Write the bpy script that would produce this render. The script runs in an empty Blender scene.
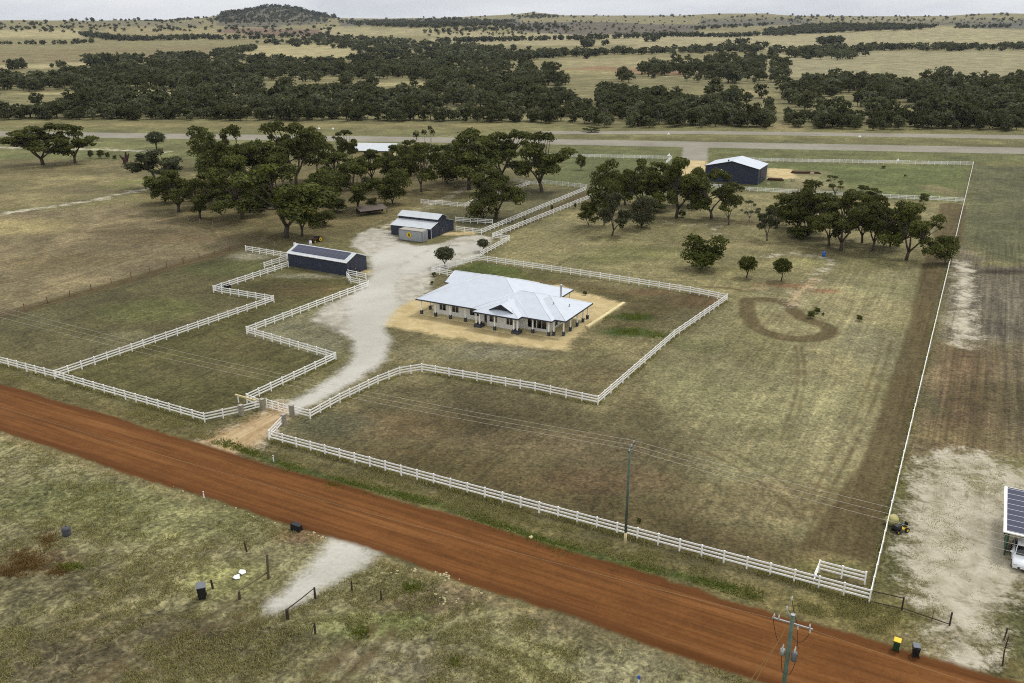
import bpy, math, random
import numpy as np
R=math.radians
random.seed(7); rng=np.random.default_rng(11)
S=bpy.context.scene; COL=S.collection
# ---------------------------------------------------------------- survey: camera 45 m above the plain, 20 degrees down
F=880.;CX=512.;CY=341.5;HZ=20.;H=45.
PT=math.atan((CY-HZ)/F);cp,sp=math.cos(PT),math.sin(PT)
def g(x,y,z=0.):
    u=(x-CX)/F;v=(y-CY)/F;t=(H-z)/(sp+v*cp)
    return (t*u,t*(cp-v*sp))
def proj(X,Y,Z):
    d=Z-H;cz=Y*cp-d*sp;cy=-Y*sp-d*cp
    return CX+F*X/cz,CY+F*cy/cz
TH=R(-28.)
def fr(O,a,b,th=TH): return (O[0]+a*math.cos(th)-b*math.sin(th),O[1]+a*math.sin(th)+b*math.cos(th))
# ---------------------------------------------------------------- terrain
SKX=np.array([-400,0,60,100,160,200,225,245,262,275,292,312,330,350,400,450,500,520,532,545,565,620,700,745,765,790,870,950,975,1000,1024,1400.])
SKY=np.array([22,23,22.5,20.5,20.5,18.5,15,12,8.,7.,8.,13.5,17.5,19.5,19.5,18,16,14.5,13,14,16,16,16,15.5,14.5,16,17,16.5,15,14.5,15,16.])
def smooth(x,a,b):
    t=np.clip((x-a)/(b-a),0,1);return t*t*(3-2*t)
def height(X,Y):
    X=np.asarray(X,float);Y=np.asarray(Y,float)
    d=np.hypot(X,Y);az=np.arctan2(X,np.maximum(Y,1e-3))
    px=CX+F*np.tan(np.clip(az,-1.2,1.2))/cp*1.0
    px=np.where(Y>0,px,-400)
    sk=np.interp(px,SKX,SKY)
    Sh=45+(20-sk)*4800/F
    h=42*smooth(d,950,5000)+(Sh-42)*smooth(d,3600,4900)-90*smooth(d,5200,11000)
    u=6*np.sin(X/310.+1.3)*np.cos(Y/260.)+4*np.sin(X/130.+Y/170.)
    # two low ridges stand before the skyline hills
    h=h+17*np.exp(-((d-2900-260*np.sin(px*.011))/330)**2)*(.35+.65*np.sin(px*.0085+.6)**2)+13*np.exp(-((d-4000-200*np.sin(px*.017+2))/300)**2)*(.3+.7*np.sin(px*.0125+2.)**2)
    return h+u*smooth(d,1200,2600)*(1-smooth(d,4300,4900)*.7)
def gt(x,y):
    """where the sight line of a surveyed bearing meets the terrain"""
    u=(x-CX)/F;v=(y-CY)/F;D=np.array([u,cp-v*sp,-(sp+v*cp)])
    if y>62: return g(x,y)
    t=np.arange(700.,9000.,6.)
    P=np.outer(t,D);hz=height(P[:,0],P[:,1])
    k=np.nonzero(P[:,2]+H<=hz)[0]
    if len(k)==0: k=[int(np.argmin(P[:,2]+H-hz))]
    return float(P[k[0],0]),float(P[k[0],1])
# ---------------------------------------------------------------- object helpers
def props(o,label=None,cat=None,group=None,kind=None):
    if label:o['label']=label
    if cat:o['category']=cat
    if group:o['group']=group
    if kind:o['kind']=kind
    return o
def root(name,loc,rz=0,label=None,cat=None,group=None):
    o=bpy.data.objects.new(name,None);COL.objects.link(o);o.empty_display_size=.5
    o.location=loc if len(loc)==3 else (*loc,0);o.rotation_euler.z=rz
    return props(o,label,cat,group)
class MB:
    def __init__(s): s.v=[];s.f=[]
    def quad(s,*p):
        n=len(s.v);s.v+=[tuple(q) for q in p];s.f.append(tuple(range(n,n+len(p))))
    def box(s,x0,x1,y0,y1,z0,z1,rz=0,o=(0,0,0)):
        n=len(s.v);c,si=math.cos(rz),math.sin(rz)
        for z in (z0,z1):
            for x,y in ((x0,y0),(x1,y0),(x1,y1),(x0,y1)): s.v.append((o[0]+x*c-y*si,o[1]+x*si+y*c,o[2]+z))
        s.f+=[tuple(n+i for i in q) for q in ((3,2,1,0),(4,5,6,7),(0,1,5,4),(1,2,6,5),(2,3,7,6),(3,0,4,7))]
        return s
    def bar(s,p,q,w,h):
        """square bar from p to q, w across, h up"""
        p=np.array(p,float);q=np.array(q,float);d=q-p;L=np.linalg.norm(d);d/=L
        up=np.array([0,0,1.]) if abs(d[2])<.95 else np.array([0,1.,0]);sd=np.cross(d,up);sd/=np.linalg.norm(sd);up=np.cross(sd,d)
        n=len(s.v)
        for e in (p,q):
            for a,b in ((-1,-1),(1,-1),(1,1),(-1,1)): s.v.append(tuple(e+sd*a*w/2+up*b*h/2))
        s.f+=[tuple(n+i for i in q_) for q_ in ((3,2,1,0),(4,5,6,7),(0,1,5,4),(1,2,6,5),(2,3,7,6),(3,0,4,7))]
        return s
    def tube(s,pts,rad,k=8,cap=True):
        pts=[np.array(p,float) for p in pts]
        if not hasattr(rad,'__len__'): rad=[rad]*len(pts)
        n0=len(s.v)
        for i,p in enumerate(pts):
            d=pts[min(i+1,len(pts)-1)]-pts[max(i-1,0)];d/=max(np.linalg.norm(d),1e-9)
            a=np.array([1.,0,0]) if abs(d[0])<.8 else np.array([0,1.,0]);u=np.cross(d,a);u/=np.linalg.norm(u);w=np.cross(d,u)
            for j in range(k):
                t=2*math.pi*j/k;s.v.append(tuple(p+rad[i]*(math.cos(t)*u+math.sin(t)*w)))
        for i in range(len(pts)-1):
            for j in range(k):
                a=n0+i*k+j;b=n0+i*k+(j+1)%k;s.f.append((a,b,b+k,a+k))
        if cap:
            s.f.append(tuple(n0+j for j in reversed(range(k))));m=n0+(len(pts)-1)*k;s.f.append(tuple(m+j for j in range(k)))
        return s
    def lathe(s,prof,k=20,o=(0,0,0)):
        n0=len(s.v)
        for r,z in prof:
            for j in range(k):
                t=2*math.pi*j/k;s.v.append((o[0]+r*math.cos(t),o[1]+r*math.sin(t),o[2]+z))
        for i in range(len(prof)-1):
            for j in range(k):
                a=n0+i*k+j;b=n0+i*k+(j+1)%k;s.f.append((a,b,b+k,a+k))
        s.f.append(tuple(n0+j for j in reversed(range(k))));m=n0+(len(prof)-1)*k;s.f.append(tuple(m+j for j in range(k)))
        return s
    def prism(s,poly,y0,y1):
        """polygon in x,z swept along y"""
        n=len(s.v);k=len(poly)
        for y in (y0,y1): s.v+=[(x,y,z) for x,z in poly]
        s.f.append(tuple(range(n,n+k)));s.f.append(tuple(reversed(range(n+k,n+2*k))))
        for j in range(k):
            a=n+j;b=n+(j+1)%k;s.f.append((b,a,a+k,b+k))
        return s
    def hull(s,rings):
        """rings of equal point count joined"""
        n0=len(s.v);k=len(rings[0])
        for r in rings: s.v+=[tuple(p) for p in r]
        for i in range(len(rings)-1):
            for j in range(k):
                a=n0+i*k+j;b=n0+i*k+(j+1)%k;s.f.append((a,b,b+k,a+k))
        s.f.append(tuple(n0+j for j in reversed(range(k))));m=n0+(len(rings)-1)*k;s.f.append(tuple(m+j for j in range(k)))
        return s
    def mesh(s,name,mat,smooth=False,bevel=0):
        m=bpy.data.meshes.new(name);m.from_pydata(s.v,[],s.f);m.validate();m.materials.append(mat)
        import bmesh
        bm=bmesh.new();bm.from_mesh(m);bmesh.ops.recalc_face_normals(bm,faces=bm.faces)
        if bevel: bmesh.ops.bevel(bm,geom=bm.edges[:],offset=bevel,segments=2,affect='EDGES',clamp_overlap=True)
        bm.to_mesh(m);bm.free()
        if smooth:
            m.polygons.foreach_set('use_smooth',[True]*len(m.polygons))
        return m
    def build(s,name,mat,parent=None,smooth=False,bevel=0):
        return link(name,s.mesh(name,mat,smooth,bevel),parent)
def link(name,mesh,parent=None):
    o=bpy.data.objects.new(name,mesh);COL.objects.link(o)
    if parent is not None:o.parent=parent
    return o
def npmesh(name,V,Fq,mat,attrs={},cols={}):
    """mesh from numpy quads"""
    m=bpy.data.meshes.new(name);n=len(Fq);k=Fq.shape[1]
    m.vertices.add(len(V));m.vertices.foreach_set('co',np.ascontiguousarray(V,np.float32).ravel())
    m.loops.add(n*k);m.loops.foreach_set('vertex_index',np.ascontiguousarray(Fq,np.int32).ravel())
    m.polygons.add(n);m.polygons.foreach_set('loop_start',np.arange(0,n*k,k,dtype=np.int32))
    for a,v in attrs.items():
        t=m.attributes.new(a,'FLOAT','POINT');t.data.foreach_set('value',np.ascontiguousarray(v,np.float32))
    for a,v in cols.items():
        t=m.attributes.new(a,'FLOAT_COLOR','POINT');c=np.ones((len(V),4),np.float32);c[:,:3]=v;t.data.foreach_set('color',c.ravel())
    m.update(calc_edges=True);m.materials.append(mat)
    return m
def copy_tree(o,parent=None):
    c=o.copy();COL.objects.link(c);c.parent=parent
    for ch in list(o.children): copy_tree(ch,c)
    return c
def lin(c):
    c=np.asarray(c,float)/255.
    return np.where(c<=.04045,c/12.92,((c+.055)/1.055)**2.4)
# ---------------------------------------------------------------- materials
class NT:
    def __init__(s,mat): s.t=mat.node_tree;s.n=s.t.nodes
    def new(s,typ,**kw):
        n=s.n.new(typ)
        for k,v in kw.items():
            if k.startswith('_'): n.inputs[k[1:] if not k[1:].isdigit() else int(k[1:])].default_value=v
            else: setattr(n,k,v)
        return n
    def put(s,v,inp):
        if isinstance(v,bpy.types.NodeSocket): s.t.links.new(v,inp)
        else: inp.default_value=v
    def math(s,op,a,b=0.,c=None,clamp=False):
        n=s.n.new('ShaderNodeMath');n.operation=op;n.use_clamp=clamp;s.put(a,n.inputs[0]);s.put(b,n.inputs[1])
        if c is not None:s.put(c,n.inputs[2])
        return n.outputs[0]
    def noise(s,vec,scale,detail=6,rough=.6,dist=0.,out='Fac'):
        n=s.n.new('ShaderNodeTexNoise');s.put(vec,n.inputs['Vector']);n.inputs['Scale'].default_value=scale
        n.inputs['Detail'].default_value=detail;n.inputs['Roughness'].default_value=rough;n.inputs['Distortion'].default_value=dist
        return n.outputs[out]
    def ramp(s,v,a,b,lo=0.,hi=1.,smooth=True):
        n=s.n.new('ShaderNodeMapRange');n.interpolation_type='SMOOTHSTEP' if smooth else 'LINEAR'
        s.put(v,n.inputs[0]);s.put(a,n.inputs[1]);s.put(b,n.inputs[2]);s.put(lo,n.inputs[3]);s.put(hi,n.inputs[4]);return n.outputs[0]
    def mix(s,f,a,b,mode='MIX'):
        n=s.n.new('ShaderNodeMix');n.data_type='RGBA';n.blend_type=mode;n.clamp_factor=True
        s.put(f,n.inputs[0])
        for v,i in ((a,n.inputs[6]),(b,n.inputs[7])):
            if isinstance(v,bpy.types.NodeSocket): s.t.links.new(v,i)
            else: i.default_value=(*v[:3],1)
        return n.outputs[2]
    def gray(s,v):
        n=s.n.new('ShaderNodeCombineColor')
        for i in range(3): s.put(v,n.inputs[i])
        return n.outputs[0]
    def attr(s,name,out='Fac'):
        n=s.n.new('ShaderNodeAttribute');n.attribute_name=name;return n.outputs[out]
    def mapping(s,vec,rot=0.,scale=(1,1,1)):
        n=s.n.new('ShaderNodeMapping');n.vector_type='TEXTURE' if False else 'POINT';s.put(vec,n.inputs['Vector'])
        n.inputs['Rotation'].default_value=(0,0,rot);n.inputs['Scale'].default_value=scale;return n.outputs[0]
def newmat(name):
    m=bpy.data.materials.new(name);m.use_nodes=True;m.node_tree.nodes.clear();t=NT(m)
    out=t.new('ShaderNodeOutputMaterial');b=t.new('ShaderNodeBsdfPrincipled');t.t.links.new(b.outputs[0],out.inputs[0])
    return m,t,b,out
def plain(name,c,rough=.6,metal=0.,var=.12,scale=3.,dirt=None,bump=0.,spec=.4,objvar=0.):
    m,t,b,_=newmat(name);col=lin(c)
    tc=t.new('ShaderNodeTexCoord').outputs['Object']
    n=t.noise(tc,scale,8,.65)
    v=t.ramp(n,.25,.75,1-var,1+var)
    if objvar:
        oi=t.new('ShaderNodeObjectInfo').outputs['Random'];v=t.math('MULTIPLY',v,t.ramp(oi,0,1,1-objvar,1+objvar,False))
    cc=t.mix(1.,tuple(col),t.gray(v),'MULTIPLY')
    if dirt is not None:
        n2=t.noise(tc,scale*.45,9,.72);cc=t.mix(t.ramp(n2,.5,.78,0,.75),cc,tuple(lin(dirt)))
    t.put(cc,b.inputs['Base Color']);b.inputs['Roughness'].default_value=rough;b.inputs['Metallic'].default_value=metal
    b.inputs['Specular IOR Level'].default_value=spec
    if bump:
        bp=t.new('ShaderNodeBump');bp.inputs['Strength'].default_value=bump;bp.inputs['Distance'].default_value=.03;t.put(n,bp.inputs['Height']);t.t.links.new(bp.outputs[0],b.inputs['Normal'])
    return m
def ribbed(name,c,pitch=.2,axis=0,rough=.45,metal=0.,var=.08,depth=.02,dirt=None):
    """profiled sheet steel: ribs run perpendicular to the given object axis"""
    m,t,b,_=newmat(name);tc=t.new('ShaderNodeTexCoord').outputs['Object']
    w=t.new('ShaderNodeTexWave');w.wave_type='BANDS';w.bands_direction='XYZ'[axis];w.inputs['Scale'].default_value=.31416/pitch
    t.put(tc,w.inputs['Vector'])
    n=t.noise(tc,.8,8,.7);v=t.ramp(n,.25,.75,1-var,1+var)
    cc=t.mix(1.,tuple(lin(c)),t.gray(v),'MULTIPLY')
    if dirt is not None: cc=t.mix(t.ramp(t.noise(tc,.5,9,.75),.55,.8,0,.5),cc,tuple(lin(dirt)))
    t.put(cc,b.inputs['Base Color']);b.inputs['Roughness'].default_value=rough;b.inputs['Metallic'].default_value=metal
    bp=t.new('ShaderNodeBump');bp.inputs['Strength'].default_value=.6;bp.inputs['Distance'].default_value=depth;t.put(w.outputs['Fac'],bp.inputs['Height']);t.t.links.new(bp.outputs[0],b.inputs['Normal'])
    return m
M={}
M['white']=plain('white_rail',(246,244,238),.5,var=.07,dirt=(190,180,158),scale=.7,objvar=.05)
M['cream']=plain('cream_wall',(232,230,224),.7,var=.06,scale=1.5)
M['roof']=ribbed('pale_roof_steel',(190,195,202),.5,0,.5,0,.06,dirt=(172,174,176))
M['shed_roof']=ribbed('zinc_roof_steel',(186,190,192),.5,0,.5,0,.1,dirt=(160,160,156))
M['trim']=plain('charcoal_trim',(48,52,60),.5)
M['pier']=plain('charcoal_brick',(66,68,74),.8,scale=9,var=.3)
M['navy']=ribbed('navy_wall_steel',(40,46,64),.4,0,.55,0,.12)
M['navy2']=ribbed('navy_gable_steel',(36,41,57),.4,1,.55,0,.12)
M['glass']=plain('dark_glass',(22,26,30),.12,spec=.7)
M['grey']=ribbed('grey_container_steel',(150,152,156),.3,0,.55,0,.08)
M['stone']=plain('gate_stone',(142,136,120),.85,scale=8,var=.35,bump=.5)
M['cap']=plain('stone_cap',(158,152,138),.8,scale=4)
M['wood']=plain('weathered_wood',(92,78,60),.9,scale=6,var=.35,bump=.5,objvar=.25)
M['darkwood']=plain('dark_wood',(58,50,40),.9,scale=6,var=.35,bump=.4)
M['rustwood']=plain('rusty_post',(112,76,52),.9,scale=7,var=.3,objvar=.25)
M['poleg']=plain('treated_pole_green',(86,102,88),.85,scale=2,var=.25,dirt=(86,86,72))
M['galv']=plain('galvanised_steel',(168,170,170),.45,.5,var=.1)
M['porc']=plain('grey_porcelain',(196,194,188),.3)
M['black']=plain('black_plastic',(30,31,33),.5,var=.15)
M['greyplastic']=plain('grey_plastic',(104,106,110),.55)
M['binblack']=plain('bin_black',(26,28,30),.5)
M['bingreen']=plain('bin_green',(32,66,46),.5)
M['binyellow']=plain('bin_yellow',(236,190,40),.5)
M['rubber']=plain('tyre_rubber',(24,24,25),.85)
M['yellow']=plain('yellow_paint',(214,184,40),.5)
M['red']=plain('rusty_red_paint',(70,36,28),.8,dirt=(58,40,30))
M['blue']=plain('blue_plastic',(44,92,176),.45)
M['carwhite']=plain('white_car_paint',(222,224,226),.25,var=.02,spec=.6)
M['wire_dark']=plain('weathered_wire',(150,132,100),.7)
M['wire']=plain('aluminium_wire',(190,184,168),.6,.0)
M['cable']=plain('guy_cable',(150,112,66),.7)
M['fencewire']=plain('fence_wire',(120,108,92),.7)
M['brownroof']=ribbed('rusty_brown_roof',(92,80,70),.3,0,.8,0,.3,dirt=(70,56,46))
M['rock']=plain('cream_limestone',(178,168,126),.9,scale=6,var=.25,bump=.6,objvar=.15)
M['lime']=plain('limestone_edge',(206,190,142),.9,scale=2,var=.2,bump=.4)
M['straw']=plain('straw',(176,168,110),.95,scale=12,var=.35,bump=.8)
M['greypost']=plain('grey_post',(150,142,124),.85)
M['bark']=plain('gum_bark',(86,76,64),.9,scale=4,var=.4,bump=.5,objvar=.3)
M['barkdark']=plain('dark_bark',(54,46,38),.9,scale=4,var=.4,bump=.5)
M['barkpale']=plain('pale_bark',(150,142,124),.9,scale=4,var=.3,bump=.3)
M['deadwood']=plain('dead_wood',(64,42,34),.9,scale=4,var=.4)
M['timber']=plain('stacked_timber',(84,60,44),.9,scale=8,var=.4)
M['sign']=plain('white_sheet',(226,226,222),.6)
M['tank']=plain('grey_drum',(74,74,80),.7,var=.2,scale=5)
# solar glass: cell grid lines
def solar(name,px,py,lc=(188,190,196)):
    m,t,b,_=newmat(name);tc=t.new('ShaderNodeTexCoord').outputs['Object']
    s=t.new('ShaderNodeSeparateXYZ');t.put(tc,s.inputs[0])
    fx=t.math('FRACT',t.math('DIVIDE',s.outputs[0],px));fy=t.math('FRACT',t.math('DIVIDE',s.outputs[1],py))
    lx=t.math('GREATER_THAN',t.math('ABSOLUTE',t.math('SUBTRACT',fx,.5)),.5-.03/px);ly=t.math('GREATER_THAN',t.math('ABSOLUTE',t.math('SUBTRACT',fy,.5)),.5-.03/py)
    l=t.math('MAXIMUM',lx,ly)
    n=t.noise(tc,1.2,4,.6)
    c=t.mix(t.ramp(n,.3,.7),tuple(lin((32,34,56))),tuple(lin((42,44,70))))
    t.put(t.mix(l,c,tuple(lin(lc))),b.inputs['Base Color']);b.inputs['Roughness'].default_value=.22
    return m
M['solar']=solar('solar_panel_glass',1.98,.99)
M['solar_dark']=solar('solar_panel_dark',.99,1.65,(84,86,104))
def foliage(name,c1,c2,c3,gloss=.55):
    m,t,b,out=newmat(name)
    a=t.attr('leaf');oi=t.new('ShaderNodeObjectInfo').outputs['Random']
    c=t.mix(a,tuple(lin(c1)),tuple(lin(c2)))
    c=t.mix(t.ramp(oi,.2,1,0,.55,False),c,tuple(lin(c3)))
    c=t.mix(t.math('MULTIPLY',t.attr('pale_tone'),.75),c,tuple(lin((96,99,76))))
    t.put(c,b.inputs['Base Color']);b.inputs['Roughness'].default_value=gloss;b.inputs['Specular IOR Level'].default_value=.1
    tr=t.new('ShaderNodeBsdfTranslucent');t.put(t.mix(1.,c,(1.5,1.5,.8),'MULTIPLY'),tr.inputs[0])
    mx=t.new('ShaderNodeMixShader');mx.inputs[0].default_value=.22;t.t.links.new(b.outputs[0],mx.inputs[1]);t.t.links.new(tr.outputs[0],mx.inputs[2]);t.t.links.new(mx.outputs[0],out.inputs[0])
    return m
M['leafA']=foliage('gum_leaf',(32,39,17),(110,113,52),(72,72,37),.7)
M['leafG']=foliage('grey_gum_leaf',(50,55,38),(96,98,68),(66,66,44),.7)
M['leafB']=foliage('round_tree_leaf',(40,47,14),(92,96,34),(60,66,26),.7)
M['leafD']=foliage('woodland_leaf',(27,31,16),(84,86,46),(78,80,56),.75)
M['leafW']=foliage('grey_woodland_leaf',(38,44,28),(106,110,74),(112,114,86),.75)
M['leafS']=foliage('far_leaf',(32,37,24),(82,84,54),(60,62,46),.75)
M['grassblade']=foliage('grass_blade',(96,92,54),(176,168,118),(120,116,70),.9)
M['greenblade']=foliage('green_blade',(74,84,30),(122,126,56),(84,94,40),.9)
M['weedred']=foliage('red_weed',(92,66,38),(136,110,66),(98,78,48),.9)
HAZE=3e-5;SUN_E=1.5;EXPO=.3;DENOISE=False
# ================================================================ GROUND: one graded sheet, fine close by, coarse far off
def sdf_poly(P,poly,margin=14.):
    """signed distance, positive inside"""
    poly=np.array(poly,float);out=np.full(len(P),-margin)
    lo=poly.min(0)-margin;hi=poly.max(0)+margin
    k=np.nonzero((P[:,0]>lo[0])&(P[:,0]<hi[0])&(P[:,1]>lo[1])&(P[:,1]<hi[1]))[0]
    if len(k)==0:return out
    Q=P[k];d=np.full(len(k),1e9);ins=np.zeros(len(k),bool)
    n=len(poly)
    for i in range(n):
        a=poly[i];b=poly[(i+1)%n];e=b-a;w=Q-a
        t=np.clip((w@e)/max(e@e,1e-9),0,1);dd=w-t[:,None]*e
        d=np.minimum(d,(dd*dd).sum(1))
        c=((a[1]<=Q[:,1])&(b[1]>Q[:,1]))|((b[1]<=Q[:,1])&(a[1]>Q[:,1]))
        with np.errstate(divide='ignore',invalid='ignore'):
            xi=a[0]+(Q[:,1]-a[1])*e[0]/(e[1] if e[1]!=0 else 1e-9)
        ins^=c&(Q[:,0]<xi)
    d=np.sqrt(d);out[k]=np.maximum(-margin,np.where(ins,np.minimum(d,margin),-d));return out
def sdf_line(P,line,hw,margin=14.):
    line=np.array(line,float);out=np.full(len(P),-margin)
    lo=line.min(0)-margin-hw;hi=line.max(0)+margin+hw
    k=np.nonzero((P[:,0]>lo[0])&(P[:,0]<hi[0])&(P[:,1]>lo[1])&(P[:,1]<hi[1]))[0]
    if len(k)==0:return out
    Q=P[k];d=np.full(len(k),1e9)
    for i in range(len(line)-1):
        a=line[i];b=line[i+1];e=b-a;w=Q-a;t=np.clip((w@e)/max(e@e,1e-9),0,1);dd=w-t[:,None]*e
        d=np.minimum(d,(dd*dd).sum(1))
    out[k]=np.maximum(-margin,hw-np.sqrt(d));return out
def W(pts): return [g(*p) for p in pts]
def chaikin(p,n=2):
    p=[np.array(q,float) for q in p]
    for _ in range(n):
        q=[p[0]]
        for a,b in zip(p[:-1],p[1:]): q+=[.75*a+.25*b,.25*a+.75*b]
        p=q+[p[-1]]
    return p
# grid
rad=[14.]
while rad[-1]<12500:
    r=rad[-1];rad.append(r+max(.10,r*r/45.*(.00125 if r<1200 else .0016*(1200/r)**.55)))
rad=np.array(rad)
a1=np.linspace(-R(41),R(41),1150);ext=np.linspace(R(41.6),R(318.4),190)
ang=np.concatenate([a1,ext])
na,nr=len(ang),len(rad)
A_,R_=np.meshgrid(ang,rad);GX=(R_*np.sin(A_)).ravel();GY=(R_*np.cos(A_)).ravel()
GZ=height(GX,GY)
P2=np.stack([GX,GY],1)
RO=g(0,385)              # road frame origin: upper edge of the red road
ROADU=[fr(RO,a,.2*math.sin(a*.11)+.15*math.sin(a*.37)) for a in np.arange(-140,330,3.)]
ROADL=[fr(RO,a,-8.5+.2*math.sin(a*.09+2)+.15*math.sin(a*.31)) for a in np.arange(-140,330,3.)]
s_road=sdf_poly(P2,ROADU+ROADL[::-1])
apron=W([(196,440),(208,452),(224,459),(256,450),(266,440),(272,433),(288,418),(298,409),(283,402),(262,413),(240,424)])
grav=W([(293,415),(316,402),(336,393),(360,378),(384,362),(391,342),(384,326),(396,309),(414,299),(430,291),(431,275),(455,266),(476,258),(486,247),(494,238),(482,235),
   (462,236),(440,244),(415,246),(398,241),(392,231),(372,228),(356,236),(352,246),(368,256),(372,270),(366,284),(352,294),(328,304),(312,320),(336,330),(354,342),(352,360),(335,376),(310,392),(284,404)])
grav2=W([(250,254),(286,259),(289,271),(330,277),(346,283),(300,276),(262,267)])
cross=W([(350,541),(381,552),(366,566),(345,577),(300,603),(276,614),(264,606),(290,585),(312,565),(322,545),(330,538)])
s_grav=np.maximum.reduce([sdf_poly(P2,grav),sdf_poly(P2,cross)])
s_gravt=np.maximum.reduce([sdf_line(P2,W([(352,556),(320,580),(284,605)]),2.4),sdf_line(P2,W([(410,270),(440,252),(478,247)]),3.),sdf_line(P2,W([(420,245),(380,262),(372,290),(378,330),(370,350),(345,378),(300,404)]),4.2)])
sand=W([(371,317),(384,310),(401,300),(424,297),(470,290),(560,285),(576,292),(600,297),(624,303.5),(606,316),(587,327),(574,338),(566,350),(520,346),(453,338),(384,326)])
s_sand=np.maximum.reduce([sdf_poly(P2,sand),sdf_poly(P2,W([(683,159),(707,159),(706,176),(680,176)])),sdf_poly(P2,W([(766,168),(792,169),(797,178),(768,180)])),sdf_line(P2,W([(369,272),(380,270)]),1.2),sdf_line(P2,W([(447,234),(470,233)]),1.5),sdf_line(P2,W([(400,301),(414,292)]),1.5)])
loop=chaikin(W([(747,301),(747,310),(748,319),(760,331),(785,338.5),(808,339.5),(826,336),(832,330.5),(822,324),(806,320),(793,311),(787,303),(768,299),(750,300)]))
strip=W([(949,240),(945,263),(937,300),(928,340),(916,396),(900,458),(884,520),(872,562),(800,545),(835,500),(862,458),(884,396),(908,328),(924,262),(932,240)])
lane=W([(484,244),(500,238),(590,196),(583,192),(540,213)])
s_soil=np.maximum.reduce([sdf_line(P2,loop,1.35),sdf_poly(P2,strip),sdf_poly(P2,lane),
   sdf_line(P2,W([(296,604),(262,620),(200,647),(110,692)]),.42)-.05,sdf_line(P2,W([(276,596),(246,612),(180,640),(80,690)]),.38)-.05,sdf_line(P2,W([(236,602),(190,628),(130,655),(40,700)]),.3)-.1,sdf_line(P2,W([(300,690),(340,655),(372,628)]),.5)-.1,sdf_line(P2,W([(330,690),(366,658),(395,630)]),.45)-.1,*[sdf_line(P2,chaikin(W(q)),h)-o-.07 for q,h,o in (
   ([(795,345),(799,372),(794,405),(780,440)],.3,.12),([(801,345),(806,372),(801,405),(788,440)],.3,.12),
   ([(802,548),(824,500),(852,452),(876,398),(892,340)],.35,.12),([(790,540),(812,492),(841,446),(866,394),(884,338)],.3,.15),
   ([(600,420),(690,432),(770,470),(850,540)],.3,.15),([(598,428),(686,441),(762,480),(840,552)],.3,.18),
   ([(420,440),(520,452),(640,492),(760,560)],.25,.16),([(330,450),(450,452),(560,476),(700,540)],.25,.18),
   ([(0,306),(90,272),(170,247),(222,234),(196,224),(120,214)],.5,.25),([(0,296),(85,264),(160,241),(200,231),(176,224),(110,217)],.45,.28),([(0,284),(80,255),(150,236),(178,229),(150,224)],.45,.25),([(0,270),(70,246),(130,231),(150,227)],.4,.25),
   ([(640,262),(700,256),(760,246),(700,240),(640,246)],.35,.2),([(480,345),(560,352),(610,360),(660,330)],.3,.15),([(945,440),(955,380),(962,330)],.4,.15),([(975,445),(980,390),(978,340)],.4,.15),([(1000,450),(1002,400),(996,350)],.35,.15))],
   sdf_line(P2,W([(742,291),(730,288),(705,287)]),.8)-.3,
   sdf_poly(P2,W([(650,298),(690,291),(722,295),(705,312),(668,308)]))-1.,sdf_line(P2,W([(0,316),(70,297),(150,274),(243,246)]),1.8),
   sdf_line(P2,W([(953,205),(948,240)]),3.)])
runway=[g(0,131.2),g(512,138.3),g(1024,147.6),g(1200,152),g(1200,159),g(1024,154),g(512,143.6),g(0,136.4),g(-200,133),g(-200,128)]
taxi=W([(684,143.6),(708,144.2),(707.5,161),(681,160)])
s_strip=np.maximum.reduce([sdf_poly(P2,runway),sdf_poly(P2,taxi),sdf_poly(P2,W([(512,137),(540,131.3),(700,130.8),(1024,135.2),(1200,139),(1200,143),(1024,139),(700,134),(560,134)]))])
yard=W([(930,452),(958,448),(990,455),(1040,470),(1060,520),(1040,580),(1008,606),(996,640),(984,672),(962,672),(925,652),(912,640),(938,622),(922,604),(905,585),(898,548),(902,515),(912,478)])
s_pale=np.maximum.reduce([sdf_poly(P2,yard),sdf_poly(P2,apron),sdf_line(P2,W([(0,214),(40,208),(90,201),(125,193),(146,189)]),1.3),sdf_line(P2,W([(0,147.5),(60,148.5),(150,151),(165,152)]),2.0),
   sdf_line(P2,chaikin(W([(966,345),(964,310),(966,285),(960,262)])),2.6)-1.2,sdf_line(P2,W([(372,235),(395,222),(430,204),(455,195),(475,183)]),1.5)-.8,
   sdf_line(P2,chaikin(W([(790,306),(796,296),(808,284),(826,268),(834,261),(822,256.5),(794,253.5),(765,256)])),.9)-.5,sdf_poly(P2,W([(820,279),(809,281),(794,293),(790,303),(796,303),(806,292)]))-.2,sdf_line(P2,chaikin(W([(664,222),(690,226),(720,222),(712,236),(735,238)])),.8)-1.1])
road2=np.array([gt(512,68),gt(580,71),gt(650,75),gt(720,81),gt(800,85.5),gt(850,88)])
s_pale=np.maximum(s_pale,sdf_line(P2,road2,2.5))
# base tint (albedo) by paddock; soft borders
base=np.empty((len(P2),3));base[:]=lin((112,106,70))
def tint(sd,c,feather,amt=1.):
    w=(smooth(sd,-feather,feather)*amt)[:,None];base[:]=base*(1-w)+lin(c)*w
def zone(pts,c,feather=3.,amt=1.,far=False):
    tint(sdf_poly(P2,[gt(*p) for p in pts] if far else W(pts),max(14.,feather*1.2)),c,feather,amt)
def spot(x,y,rx,ry,c,amt=.8):
    cx,cy=g(x,y);q=np.sqrt(((P2[:,0]-cx)/rx)**2+((P2[:,1]-cy)/ry)**2);w=((1-smooth(q,.35,1.))*amt)[:,None];base[:]=base*(1-w)+lin(c)*w
D_=np.hypot(GX,GY)
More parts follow.
